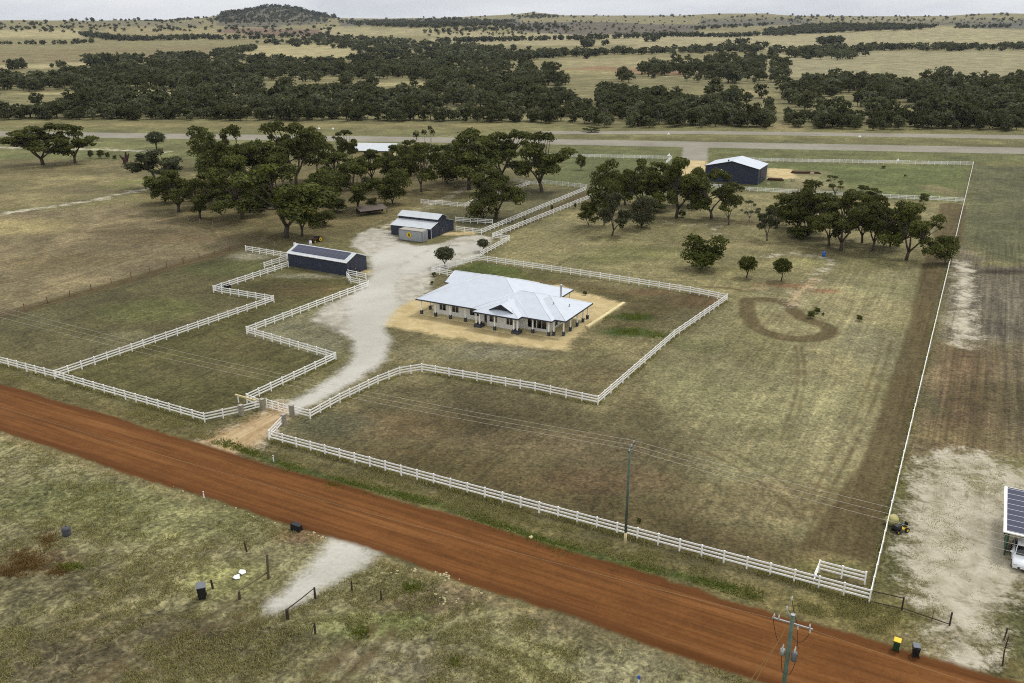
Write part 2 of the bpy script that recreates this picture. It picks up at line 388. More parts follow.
# far plain and hills
base[D_>420]=lin((132,124,86))
zone([(-200,128),(1300,150),(1300,165),(-200,160)],(104,106,66),12)
zone([(-300,160),(150,150),(350,160),(560,165),(560,120),(-300,118)],(112,112,72),10)
zone([(-300,127),(1300,145),(1300,120),(-300,119)],(118,114,74),12)
zone([(-200,126),(520,128),(520,124),(-200,121)],(138,122,84),5,.4)
for pts,c in (([( -60,66),(100,62),(330,60),(330,50),(200,45),(60,49),(-60,52)],(128,116,82)),([(-60,72),(110,66),(110,62),(-60,67)],(166,154,114)),
    ([(195,57),(330,62),(362,52),(340,45),(250,46)],(168,156,114)),([(-60,38),(85,37),(90,31),(50,29.5),(-60,31)],(168,156,116)),([(90,34),(230,36),(235,29),(110,28)],(150,138,100)),
    ([(215,34),(335,37),(335,29.5),(230,27.5)],(118,92,78)),([(320,35),(470,36),(500,32),(380,29),(320,27)],(160,150,112)),([(430,46),(620,45),(770,39),(770,33),(620,34),(430,37)],(158,148,112)),
    ([(620,52),(1100,45),(1100,31),(900,27.5),(780,33),(640,44)],(158,148,112)),([(690,77),(800,80),(1100,82),(1100,51),(820,52),(690,60)],(148,140,108)),([(560,68),(700,72),(700,58),(560,58)],(148,138,100)),
    ([(960,27),(1100,28),(1100,20),(985,19)],(94,92,84)),([(560,70),(690,76),(690,72),(600,66)],(140,108,78)),([(512,32),(700,31),(700,24),(512,24)],(96,88,78)),
    ([(700,26),(1030,24),(1030,20),(700,20)],(94,90,80)),([(340,26),(520,28),(520,20),(340,22)],(88,86,76)),([(60,26),(200,27),(200,22),(60,23)],(120,114,92)),([(210,25),(330,24),(320,12),(265,5),(225,14)],(94,90,74))):
    zone(pts,c,6.,.9,True)
zone([(-100,119),(1130,128),(1130,84),(800,78),(-100,68)],(122,116,80),15,.8)
for x,y,rx,ry,c in ((145,92,40,26,(186,176,128)),(60,93,34,18,(180,168,122)),(400,84,60,30,(176,164,118)),(585,72,50,60,(150,140,96)),(470,92,22,40,(150,146,100)),(640,90,30,60,(116,118,72)),(755,93,60,40,(150,140,96)),(960,92,60,30,(150,142,98)),(680,100,40,24,(120,118,76)),(780,126,14,30,(150,136,96))): spot(x,y,rx,ry,c)
# left fields
zone([(-200,216),(40,211),(125,204),(200,223),(262,242),(140,274),(0,314),(-150,352)],(126,113,84),3)
zone([(-120,240),(60,232),(78,222),(40,219),(-120,225)],(160,146,98),5,.75)
zone([(-120,212),(40,206),(146,187),(150,160),(-120,160)],(122,112,78),5)
for x,y,rx,ry,c in ((40,196,16,7,(154,140,98)),(70,178,14,6,(156,144,100)),(112,187,10,5,(104,112,58)),(130,182,9,4,(100,110,54)),(20,172,30,6,(92,84,58)),(88,190,14,8,(112,102,76)),(170,238,18,8,(108,92,64)),(60,262,16,10,(116,102,70)),(130,232,24,4,(98,86,58))): spot(x,y,rx,ry,c,.6)
# paddocks left of the drive
zone([(-120,345),(0,316),(243,247),(288,262),(276,272),(214,292),(272,303),(55,379),(-120,330)],(94,88,58),2)
zone([(55,379),(272,303),(215,293),(290,268),(346,280),(368,288),(247,334),(336,360),(247,402),(206,422)],(88,84,50),1.5)
for x,y,rx,ry,c,a in ((150,310,12,9,(104,110,58),.5),(95,345,10,6,(124,118,84),.5),(130,335,5,3,(140,134,98),.5),(250,256,6,5,(152,148,128),.6),(228,268,14,8,(92,98,56),.6),(30,320,10,8,(112,108,76),.5),(300,290,12,6,(96,80,50),.6),(200,370,12,5,(96,88,60),.5),(245,345,8,6,(100,90,58),.5),(310,276,10,2.5,(140,136,116),.6),(290,320,7,10,(106,106,72),.5)): spot(x,y,rx,ry,c,a)
# drive verges
zone([(247,334),(336,358),(350,342),(340,325),(312,318),(368,292)],(126,122,98),2,.8)
# house yard
zone([(311,419),(344,397),(400,375),(450,376),(598,404),(727,301),(500,263),(432,275),(392,330),(390,352),(352,382)],(112,104,72),1.5)
zone([(470,268),(600,285),(665,300),(690,302),(640,330),(600,334),(626,304),(576,290)],(94,84,52),2)
zone([(433,274),(478,262),(520,268),(530,281),(470,274)],(84,92,42),1.)
tint(sdf_poly(P2,apron),(168,132,86),1.5,.9)
for x,y,rx,ry,c,a in ((634,317,5,3,(60,76,34),.9),(628,332,6,3,(62,80,34),.9),(660,335,4,2,(74,86,40),.7),(700,300,6,6,(118,86,58),.8),(652,292,6,3,(110,78,50),.6),(540,275,9,5,(96,98,50),.6),(520,282,3,2,(66,78,34),.7),(470,352,16,5,(124,120,100),.7),(420,352,9,5,(122,114,80),.6),(560,372,12,4,(116,108,76),.5),(600,374,10,5,(92,80,54),.5),(540,392,14,2.6,(84,72,46),.6),(640,352,8,6,(140,130,92),.5),(620,345,6,3,(150,138,96),.5)): spot(x,y,rx,ry,c,a)
# big front paddock and meadow to the right
zone([(270,440),(310,420),(344,401),(400,377),(450,379),(598,407),(727,303),(760,285),(900,265),(926,262),(905,330),(868,458),(800,545),(870,600)],(138,130,94),3)
zone([(270,440),(310,420),(344,401),(400,377),(450,379),(598,407),(640,372),(690,420),(700,470),(720,520),(800,545),(870,562),(868,600)],(100,91,63),4)
zone([(330,455),(420,440),(560,470),(700,520),(820,545),(868,585),(868,600),(600,528)],(92,80,50),4,.8)
for x,y,rx,ry,c,a in ((400,425,12,5,(112,92,64),.6),(330,425,8,5,(82,86,66),.6),(480,420,14,5,(84,74,48),.6),(520,440,14,4,(112,98,70),.6),(600,450,10,6,(116,102,76),.5),(610,480,10,4,(118,92,66),.4),(700,430,14,5,(118,112,80),.5),(755,345,7,12,(108,104,66),.5),(690,385,8,14,(120,118,82),.5),(835,420,10,18,(146,138,104),.5),(770,400,16,12,(142,138,98),.5),(700,345,6,5,(96,102,62),.5),(780,500,14,6,(112,98,68),.6),(845,560,6,4,(128,112,76),.5),(830,568,5,2,(110,110,60),.5),(770,284,7,2.2,(128,94,62),.85),(795,286,5,2,(132,96,64),.8),(752,288.5,5,1,(176,150,116),.8),(825,291,4,2.,(132,98,66),.8),(700,283,9,1.,(138,112,80),.6),(780,318,7,3,(128,118,82),.6),(880,350,8,16,(130,126,100),.5),(735,320,5,5,(112,104,66),.4)): spot(x,y,rx,ry,c,a)
# park around the trees behind the house
zone([(500,262),(727,300),(760,285),(940,262),(962,203),(742,191),(600,200),(496,240)],(130,122,84),3)
for x,y,rx,ry,c,a in ((560,245,12,8,(138,128,92),.6),(640,252,14,8,(112,114,66),.6),(600,260,10,5,(108,108,64),.6),(685,255,10,6,(146,140,90),.6),(570,225,10,6,(142,134,100),.5),(720,245,14,5,(142,128,92),.5),(780,222,20,6,(92,80,54),.55),(690,205,16,8,(104,96,66),.5),(850,262,16,5,(140,134,90),.6),(800,262,10,4,(138,134,86),.6),(890,290,10,8,(140,136,96),.5),(735,270,9,3,(118,114,66),.5)): spot(x,y,rx,ry,c,a)
zone([(415,206),(465,209),(506,195),(529,186),(587,189),(500,236),(482,234),(455,225)],(100,96,68),2,.8)
zone([(584,188),(669,160),(700,165),(742,190),(600,200)],(104,106,68),3,.8)
zone([(530,184),(572,158),(669,160),(588,187)],(100,104,64),3)
zone([(742,190),(765,163),(973,166),(963,202),(880,198)],(100,106,62),3)
zone([(792,172),(830,172),(850,190),(780,192)],(142,132,100),3,.7)
for x,y,rx,ry,c,a in ((860,178,20,16,(90,98,56),.6),(940,190,6,12,(128,112,84),.6),(320,260,0.1,0.1,(0,0,0),0)): spot(x,y,rx,ry,c,a)
zone([(130,205),(250,245),(300,245),(372,228),(470,186),(460,165),(300,160),(150,190)],(112,100,66),4,.7)
# right-hand neighbour
zone([(973,166),(1200,168),(1200,270),(1000,262),(956,240)],(94,94,66),3)
zone([(958,245),(990,262),(1200,275),(1200,345),(985,345),(938,340)],(112,104,88),3)
zone([(936,345),(985,345),(1200,350),(1200,470),(958,448),(930,452),(900,480),(905,455)],(110,99,76),3)
zone([(940,345),(985,348),(992,450),(928,450)],(116,92,64),4,.7)
for x,y,rx,ry,c,a in ((1005,272,8,3,(52,44,34),.8),(1000,264,8,3,(140,132,82),.6),(990,300,14,10,(112,104,92),.5),(1015,330,10,5,(90,84,74),.6),(926,400,2,8,(96,94,64),.6),(1010,400,10,10,(88,78,50),.6),(960,435,10,4,(112,100,66),.6),(960,325,3,6,(170,162,140),.7)): spot(x,y,rx,ry,c,a)
zone([(871,600),(905,580),(900,515),(912,478),(900,465),(886,520),(872,590)],(92,92,54),1.5)
zone([(871,600),(905,590),(940,620),(910,642),(870,628),(800,600)],(104,98,58),1.5)
zone([(1010,606),(1100,600),(1100,683),(985,675),(996,640)],(98,98,60),1.5)
# verges of the red road, and the near grass
vg=[fr(RO,a,1.3) for a in np.arange(-100,130,4.)];tint(sdf_line(P2,vg,1.6),(104,94,56),1.2,.8)
vg2=[fr(RO,a,.9+.5*math.sin(a*.21)) for a in np.arange(38,98,2.)];tint(sdf_line(P2,vg2,.5),(78,92,40),.6,.9)
base[:]=base*np.array([1.0,.985,.88])
near=[fr(RO,a,b) for a,b in ((-150,-9),(330,-9),(330,-120),(-150,-120))];tint(sdf_poly(P2,near),(128,121,82),1.,1.)
tint(sdf_line(P2,[fr(RO,a,-9.4) for a in np.arange(-60,130,4.)],.6),(138,120,80),.7,.6)
for x,y,rx,ry,c,a in ((90,580,12,5,(96,88,60),.7),(140,650,14,6,(108,98,72),.8),(60,660,8,4,(86,76,52),.7),(110,630,10,4,(82,74,48),.6),(230,580,6,4,(128,126,72),.7),(180,520,14,6,(116,116,68),.6),(60,500,14,6,(100,104,56),.6),(30,560,6,3,(98,74,46),.7),(250,640,10,3,(82,74,50),.7),(300,660,9,3,(98,92,58),.6),(430,600,7,3,(98,80,56),.7),(450,640,8,3,(112,108,70),.6),(520,660,8,3,(124,120,74),.7),(620,665,6,3,(124,118,88),.6),(400,660,8,3,(126,116,90),.7),(410,620,3,1.5,(84,96,44),.6),(360,625,6,2.5,(104,110,56),.6),(560,625,8,2,(112,100,70),.6),(300,535,4,2,(124,94,66),.7),(600,640,5,2,(92,84,54),.5)): spot(x,y,rx,ry,c,a)
s_near=smooth(sdf_poly(P2,near),-1.,2.)
s_streak=np.maximum.reduce([smooth(sdf_poly(P2,W([(955,243),(1300,250),(1300,470),(990,455),(900,470),(905,455)])),-2,3),.75*smooth(sdf_poly(P2,strip),-2,2),.5*smooth(sdf_poly(P2,W([(740,290),(900,265),(928,262),(880,470),(800,545),(700,440)])),-6,8),.45*s_near])
# ---------------------------------------------------------------- ground shader
def ground_material():
    m,t,b,out=newmat('open_ground');pos=t.new('ShaderNodeNewGeometry').outputs['Position']
    rp=t.mapping(pos,-TH)                          # property axes
    base=t.attr('tint','Color')
    nf=t.noise(pos,2.6,12,.72);nm=t.noise(pos,.42,10,.66,.3);nl=t.noise(pos,.055,8,.62,.4);nx=t.noise(pos,.011,6,.6,.5)
    tuft=t.noise(pos,1.1,10,.8,.8)
    sa=t.noise(t.mapping(rp,0,(.06,1.6,1)),1.,9,.62,.15)   # streaks along the road
    sb=t.noise(t.mapping(rp,0,(1.3,.07,1)),1.,9,.62,.5)   # mowing and wheel lines across it
    e=t.math('ADD',t.math('MULTIPLY',t.math('SUBTRACT',nm,.5),3.2),t.math('MULTIPLY',t.math('SUBTRACT',nf,.5),1.8))
    def edge(name,k,w,lo=0):
        return t.ramp(t.math('ADD',t.attr(name),t.math('MULTIPLY',e,k)),-w+lo,w+lo)
    # grassland: dry straw against green against bare dirt
    v=t.math('MULTIPLY',t.ramp(tuft,.38,.62,.68,1.32,False),t.ramp(nl,.30,.70,.72,1.28,False))
    v=t.math('MULTIPLY',v,t.ramp(nf,.40,.60,.66,1.34,False))
    v=t.math('MULTIPLY',v,t.ramp(t.noise(pos,.21,12,.78,1.),.38,.62,.78,1.22,False))
    v=t.math('MULTIPLY',v,t.ramp(sb,.3,.7,.82,1.18,False))
    v=t.math('MULTIPLY',v,t.ramp(nx,.25,.75,.88,1.12,False))
    c=t.mix(1.,base,t.gray(v),'MULTIPLY')
    dry=t.ramp(t.math('ADD',nm,t.math('MULTIPLY',t.math('SUBTRACT',nl,.5),.9)),.5,.72,0,.55)
    c=t.mix(dry,c,t.mix(1.,c,(1.42,1.36,1.30),'MULTIPLY'))
    grn=t.ramp(t.math('ADD',t.noise(pos,.16,9,.7,.5),t.math('MULTIPLY',t.math('SUBTRACT',nf,.5),.5)),.52,.7,0,.35)
    c=t.mix(grn,c,t.mix(1.,c,(.80,.90,.66),'MULTIPLY'))
    bare=t.ramp(t.math('ADD',t.noise(pos,.23,10,.72,.6),t.math('MULTIPLY',t.math('SUBTRACT',nf,.5),.7)),.62,.76,0,.6)
    c=t.mix(bare,c,t.mix(1.,c,(.74,.64,.56),'MULTIPLY'))
    flk=t.ramp(t.noise(pos,3.6,6,.6,.6),.56,.64,0,.42);c=t.mix(flk,c,t.mix(1.,c,(1.75,1.68,1.5),'MULTIPLY'))
    drk=t.ramp(t.noise(pos,1.9,7,.65,.9),.44,.36,0,.55);c=t.mix(drk,c,t.mix(1.,c,(.52,.54,.46),'MULTIPLY'))
    fine=t.math('MULTIPLY',t.ramp(nf,.40,.6,.72,1.28,False),t.ramp(tuft,.38,.62,.85,1.15,False))
    soft=t.ramp(nf,.36,.64,.90,1.10,False)
    def coat(col1,col2,nn,lo=.3,hi=.7,k=None): return t.mix(1.,t.mix(t.ramp(nn,lo,hi),tuple(lin(col1)),tuple(lin(col2))),t.gray(k or soft),'MULTIPLY')
    stk=t.noise(t.mapping(rp,0,(1.1,.022,1)),1.,8,.66,.25);st_=t.math('MULTIPLY',t.ramp(stk,.36,.64,.74,1.26,False),t.ramp(t.noise(t.mapping(rp,0,(2.6,.05,1)),1.,5,.6,.2),.35,.65,.82,1.18,False))
    c=t.mix(t.attr('streak'),c,t.mix(1.,c,t.gray(st_),'MULTIPLY'))
    ncl=t.noise(pos,.85,9,.7,1.6);nk=t.math('MULTIPLY',t.ramp(ncl,.38,.62,.64,1.4,False),t.ramp(t.noise(pos,.3,8,.7,1.8),.38,.62,.78,1.22,False))
    c=t.mix(t.attr('near'),c,t.mix(1.,c,t.gray(nk),'MULTIPLY'))
    c=t.mix(t.math('MULTIPLY',t.attr('near'),t.ramp(ncl,.54,.66,0,.5)),c,tuple(lin((168,160,116))))
    hs0=t.new('ShaderNodeHueSaturation');hs0.inputs['Saturation'].default_value=.91;t.put(c,hs0.inputs['Color']);c=hs0.outputs[0]
    soil=coat((78,66,42),(106,92,62),t.math('ADD',t.math('MULTIPLY',nm,.5),t.math('MULTIPLY',sb,.5)),.35,.65,fine)
    c=t.mix(t.math('MULTIPLY',edge('soil',.6,.45),.84),c,soil)
    pale=coat((160,149,124),(202,193,170),nm,.3,.64);pale=t.mix(t.ramp(t.attr('tanned'),-1.5,1.5,0,.85),pale,coat((172,140,94),(210,184,142),sb))
    pw=t.ramp(t.math('ADD',t.attr('pale'),t.math('MULTIPLY',e,3.2)),-1.2,1.8)
    clump=t.math('MULTIPLY',t.ramp(t.math('ADD',t.noise(pos,.75,10,.75,.6),t.math('MULTIPLY',t.math('SUBTRACT',nl,.5),.9)),.56,.66,1,.3),t.ramp(t.noise(pos,.16,9,.72,.8),.54,.66,1,.35))
    c=t.mix(t.math('MULTIPLY',pw,clump),c,pale)
    sand=coat((186,164,116),(214,194,146),nm)
    c=t.mix(edge('sand',.9,.9),c,sand)
    grav=coat((156,150,133),(200,194,178),t.math('ADD',t.math('MULTIPLY',nm,.6),t.math('MULTIPLY',nl,.4)),.35,.62)
    gpatch=t.ramp(t.math('ADD',t.noise(pos,.3,9,.7,.8),t.math('MULTIPLY',t.math('SUBTRACT',nl,.5),.8)),.56,.7,0,.32)
    grav=t.mix(gpatch,grav,tuple(lin((122,114,92))))
    grav=t.mix(t.math('MULTIPLY',t.ramp(t.math('ADD',t.attr('wheel'),e),-1.,1.2),.88),grav,coat((184,180,166),(206,202,190),nl))
    c=t.mix(edge('gravel',.9,1.0),c,grav)
    st=coat((136,130,114),(164,158,142),t.math('ADD',t.math('MULTIPLY',nl,.6),t.math('MULTIPLY',nm,.4)))
    c=t.mix(edge('strip',.5,.8),c,st)
    rr=t.math('ADD',t.math('MULTIPLY',sa,.75),t.math('MULTIPLY',nm,.25))
    rd=t.mix(t.ramp(rr,.3,.7),tuple(lin((94,58,27))),tuple(lin((132,86,45))))
    rd=t.mix(t.ramp(t.noise(t.mapping(rp,0,(.03,.9,1)),1.,6,.55),.56,.66,0,.4),rd,tuple(lin((148,102,58))))
    rd=t.mix(1.,rd,t.gray(t.math('MULTIPLY',t.ramp(nf,.3,.7,.82,1.18,False),t.ramp(nl,.25,.75,.88,1.12,False))),'MULTIPLY')
    # graded windrows: darker damp soil along both edges
    ed=t.ramp(t.attr('road'),.2,1.6,.55,0.)
    rd=t.mix(ed,rd,tuple(lin((84,48,20))))
    c=t.mix(edge('road',.35,.3),c,rd)
    hs_=t.new('ShaderNodeHueSaturation');hs_.inputs['Saturation'].default_value=1.;hs_.inputs['Value'].default_value=.80;t.put(c,hs_.inputs['Color']);c=hs_.outputs[0]
    t.put(c,b.inputs['Base Color']);b.inputs['Roughness'].default_value=.95;b.inputs['Specular IOR Level'].default_value=.12
    hgt=t.math('ADD',t.math('MULTIPLY',nf,.35),t.math('ADD',t.math('MULTIPLY',tuft,.5),t.math('MULTIPLY',nm,.5)))
    smoothk=t.math('SUBTRACT',1.,t.math('MULTIPLY',.6,t.math('MAXIMUM',edge('road',0,.3),edge('gravel',0,.3))))
    hgt=t.math('ADD',t.math('MULTIPLY',hgt,smoothk),t.math('MULTIPLY',t.math('MULTIPLY',edge('road',0,.3),sa),.25))
    bp=t.new('ShaderNodeBump');bp.inputs['Strength'].default_value=.75;bp.inputs['Distance'].default_value=.28;t.put(hgt,bp.inputs['Height']);t.t.links.new(bp.outputs[0],b.inputs['Normal'])
    return m
M['ground']=ground_material()
# road windrows and shallow ruts are real relief
ra=(GX-RO[0])*math.cos(TH)+(GY-RO[1])*math.sin(TH);rb=-(GX-RO[0])*math.sin(TH)+(GY-RO[1])*math.cos(TH)
wob=.35+.65*(.5+.5*np.sin(ra*.35)*np.sin(ra*.13+1))
GZ=GZ+np.where(D_<260,.16*wob*np.exp(-((rb+8.0)/.35)**2)+.10*wob*np.exp(-((rb-.1)/.3)**2)+.07*np.exp(-((rb+4.2)/2.)**2),0)
V=np.stack([GX,GY,GZ],1)
ii,jj=np.meshgrid(np.arange(nr-1),np.arange(na),indexing='ij');j2=(jj+1)%na
Q=np.stack([ii*na+jj,ii*na+j2,(ii+1)*na+j2,(ii+1)*na+jj],-1).reshape(-1,4)[:, ::-1]
fr_=lambda s:s[Q].mean(1)
reg=np.zeros(len(Q),int)
for k,s in ((1,s_strip),(2,s_pale),(3,s_sand),(4,s_grav),(5,s_road)): reg[fr_(s)>0]=k
ATT=dict(road=s_road,gravel=s_grav,sand=s_sand,soil=s_soil,tanned=np.maximum(sdf_poly(P2,apron),sdf_poly(P2,W([(824,276),(806,280),(788,296),(788,305),(798,305),(812,290)]))),strip=s_strip,pale=s_pale,wheel=s_gravt,near=s_near,streak=s_streak)
for k,name in enumerate(('ground','runway','bare_ground','sand_pad','gravel_driveway','dirt_road')):
    q=Q[reg==k];u,inv=np.unique(q.ravel(),return_inverse=True)
    me=npmesh(name,V[u],inv.reshape(-1,4),M['ground'],{a:v[u] for a,v in ATT.items()},{'tint':base[u]})
    me.polygons.foreach_set('use_smooth',[True]*len(me.polygons))
    o=link(name,me);o['kind']='structure'
    o['label']={'ground':'open paddocks, dry grass and hills','runway':'pale grey airstrip and its taxiway','bare_ground':'pale bare tracks and worn yard','sand_pad':'yellow sand around the buildings','gravel_driveway':'pale grey gravel drive','dirt_road':'wide red dirt road across the foreground'}[name]
print('ground',len(V),len(Q))
# ================================================================ TREES
def leaf_cloud(r,lobes,n,leaf,droop=.0):
    """n leaf-spray quads spread through and over the lobes: V,F,tint"""
    L=np.array(lobes);w=(L[:,3]*L[:,4])**.9;w/=w.sum()
    k=r.choice(len(L),n,p=w)
    d=r.normal(size=(n,3));d/=np.linalg.norm(d,axis=1)[:,None]
    flip=(d[:,2]<-.15)&(r.random(n)<.75);d[flip,2]*=-1
    rr=np.where(r.random(n)<.8,.78+.34*r.random(n),.25+.6*r.random(n))
    c=L[k,:3]+d*rr[:,None]*np.stack([L[k,3],L[k,3],L[k,4]],1)
    c+=r.normal(size=(n,3))*leaf*.5
    nn=d+r.normal(size=(n,3))*.42;nn/=np.linalg.norm(nn,axis=1)[:,None]
    u=np.cross(nn,r.normal(size=(n,3)));u/=np.linalg.norm(u,axis=1)[:,None];v=np.cross(nn,u)
    s=(leaf*(.55+.8*r.random(n)))[:,None];a=.45+.4*r.random(n)[:,None]
    V=np.stack([c-u*s,c-v*s*a,c+u*s,c+v*s*a],1).reshape(-1,3);V[:,2]=np.maximum(V[:,2],.02)
    lobe=r.random(len(L))[k]*.5
    t=np.repeat(np.clip(r.random(n)*.7+lobe*.6-.05,0,1),4)
    return V,np.arange(4*n).reshape(n,4),t
def lobes_for(kind,r):
    Ls=[]
    if kind=='gum':       # flat-topped spreading crown on a forked trunk
        # several boughs at different heights, each carrying its own tufted clumps with gaps between
        m=int(r.integers(9,12));a0=r.random()*6.28
        for i in range(m):
            a=a0+i*2.4+r.normal()*.35;q=(.05 if i==0 else .14+.22*r.random());top=.92-.25*(q/.36)**1.6*r.random()-.34*r.random()*(i>0)
            if i>=m-3: top=.38+.2*r.random();q=.20+.14*r.random()
            R0=.10+.06*r.random();k=int(r.integers(4,7))
            for j in range(k):
                b=r.random()*6.28;e=R0*(.35+.75*r.random());s=.045+.065*r.random()
                Ls.append((q*math.cos(a)+e*math.cos(b),q*math.sin(a)+e*math.sin(b),min(.95,top-.02-.16*(e/R0)*r.random()+r.normal()*.02),s,s*(.6+.25*r.random())))
    elif kind=='tall':
        for i in range(15):
            a=i*2.4;z=.38+.58*(i/14);q=(.36*math.sin(math.pi*min(1,max(0,(z-.22)/.82)))**.8)*(.4+.6*r.random());s=.11+.08*r.random()
            Ls.append((q*math.cos(a),q*math.sin(a),z-.05,s,s*.55))
    elif kind=='bush':
        for i in range(17):
            a=i*2.4+r.random();z=.16+.70*r.random();q=.34*math.sqrt(max(0,1-((z-.48)/.52)**2))*(.55+.45*r.random());s=.13+.09*r.random()
            Ls.append((q*math.cos(a),q*math.sin(a),z,s,s*.75))
    elif kind=='ball':
        for i in range(22):
            z=1-2*(i+.5)/22;a=i*2.4;q=math.sqrt(1-z*z);Ls.append((.34*q*math.cos(a),.34*q*math.sin(a),.62+.24*z,.15,.12))
    elif kind=='sparse':
        for i in range(9):
            a=i*2.4+r.random();z=.42+.5*r.random();q=.12+.3*r.random();s=.06+.06*r.random();Ls.append((q*math.cos(a),q*math.sin(a),z,s,s*.7))
    return Ls
def trunk_mb(kind,r,lobes,thick=1.,k=7):
    m=MB()
    b={'gum':.024,'tall':.02,'bush':.016,'ball':.03,'sparse':.022,'dead':.03}[kind]*thick
    forks=4 if kind in('gum','bush') else 2
    if kind in('gum','sparse'):forks=int(r.integers(3,5))
    zf={'gum':.16,'tall':.3,'bush':.06,'ball':.2,'sparse':.2,'dead':.25}[kind]
    tops=[]
    lean=r.normal(size=2)*.02
    m.tube([(0,0,-.04),(lean[0]*.4,lean[1]*.4,zf*.5),(lean[0],lean[1],zf)],[b*1.35,b*1.05,b],k)
    arms=[[] for _ in range(forks)]
    for L in lobes: arms[int(((math.atan2(L[1],L[0])+math.pi)/(2*math.pi)*forks))%forks].append(L)
    for f,grp in enumerate(arms):
        if not grp: continue
        G=np.array(grp)[:,:3].mean(0);G=np.array([G[0]*.6+lean[0],G[1]*.6+lean[1],zf+(G[2]-zf)*.55])
        mid=np.array([lean[0],lean[1],zf])*.55+G*.45+np.array([*(r.normal(size=2)*.012),0])
        m.tube([(lean[0],lean[1],zf-.01),tuple(mid),tuple(G)],[b*.75,b*.6,b*.45],k)
        for L in grp:
            e=np.array(L[:3])+np.array([0,0,-L[4]*.3]);md=G*.5+e*.5+np.array([*(r.normal(size=2)*.02),.01])
            m.tube([tuple(G),tuple(md),tuple(e)],[b*.42,b*.3,b*.12],5,False)
    return m
TV={}
def variant(key,kind,seed,n,leaf,leafmat,barkmat,thick=1.,k=7):
    r=np.random.default_rng(seed);L=lobes_for(kind,r)
    Vv,Ff,t=leaf_cloud(r,L,n,leaf)
    sx=.5/np.percentile(np.hypot(Vv[:,0],Vv[:,1]),98.8);sz=1./np.percentile(Vv[:,2],99.7)
    L=[(a*sx,b_*sx,c*sz,d*sx,e*sz) for a,b_,c,d,e in L];Vv=Vv*np.array([sx,sx,sz])
    TV[key]=(npmesh('crown',Vv,Ff,leafmat,{'leaf':t}),trunk_mb(kind,r,L,thick,k).mesh('trunk',barkmat,True))
for i in range(8): variant('gum%d'%i,'gum',20+i,11500,.0175,M['leafA'],M['bark'])
for i in range(2): variant('gumg%d'%i,'gum',46+i,7000,.021,M['leafG'],M['bark'])
for i in range(2): variant('tall%d'%i,'tall',50+i,3600,.022,M['leafA'],M['barkpale'])
for i in range(3): variant('bush%d'%i,'bush',60+i,4600,.026,M['leafA'],M['barkdark'])
variant('bushg0','bush',66,3800,.026,M['leafG'],M['barkdark'])
variant('bushb0','bush',67,3600,.03,M['leafB'],M['barkdark'])
variant('ball0','ball',70,3600,.028,M['leafB'],M['barkdark'])
variant('ballg0','ball',71,3200,.03,M['leafG'],M['barkdark'])
variant('sparse0','sparse',75,1000,.024,M['leafG'],M['barkpale'],1.1)
variant('sparse1','sparse',76,1300,.024,M['leafA'],M['bark'],1.1)
def plant(name,key,loc,w,h,rz,label=None,cat='tree',group=None):
    t=root(name,loc,rz,label,cat,group)
    for nm,me in zip(('crown','trunk'),TV[key]):
        o=link(nm,me,t);o.scale=(w,w,h)
    return t
def by_pixels(x,y,wpx,ytop):
    X,Y=g(x,y);cz=Y*cp+H*sp
    k=(ytop-CY)/F                      # height whose top projects to ytop
    h=(H*cp-Y*sp-k*(Y*cp+H*sp))/(cp-k*sp)
    return (X,Y),wpx*cz/F,max(h,.5)
G1='gum trees scattered around the homestead'
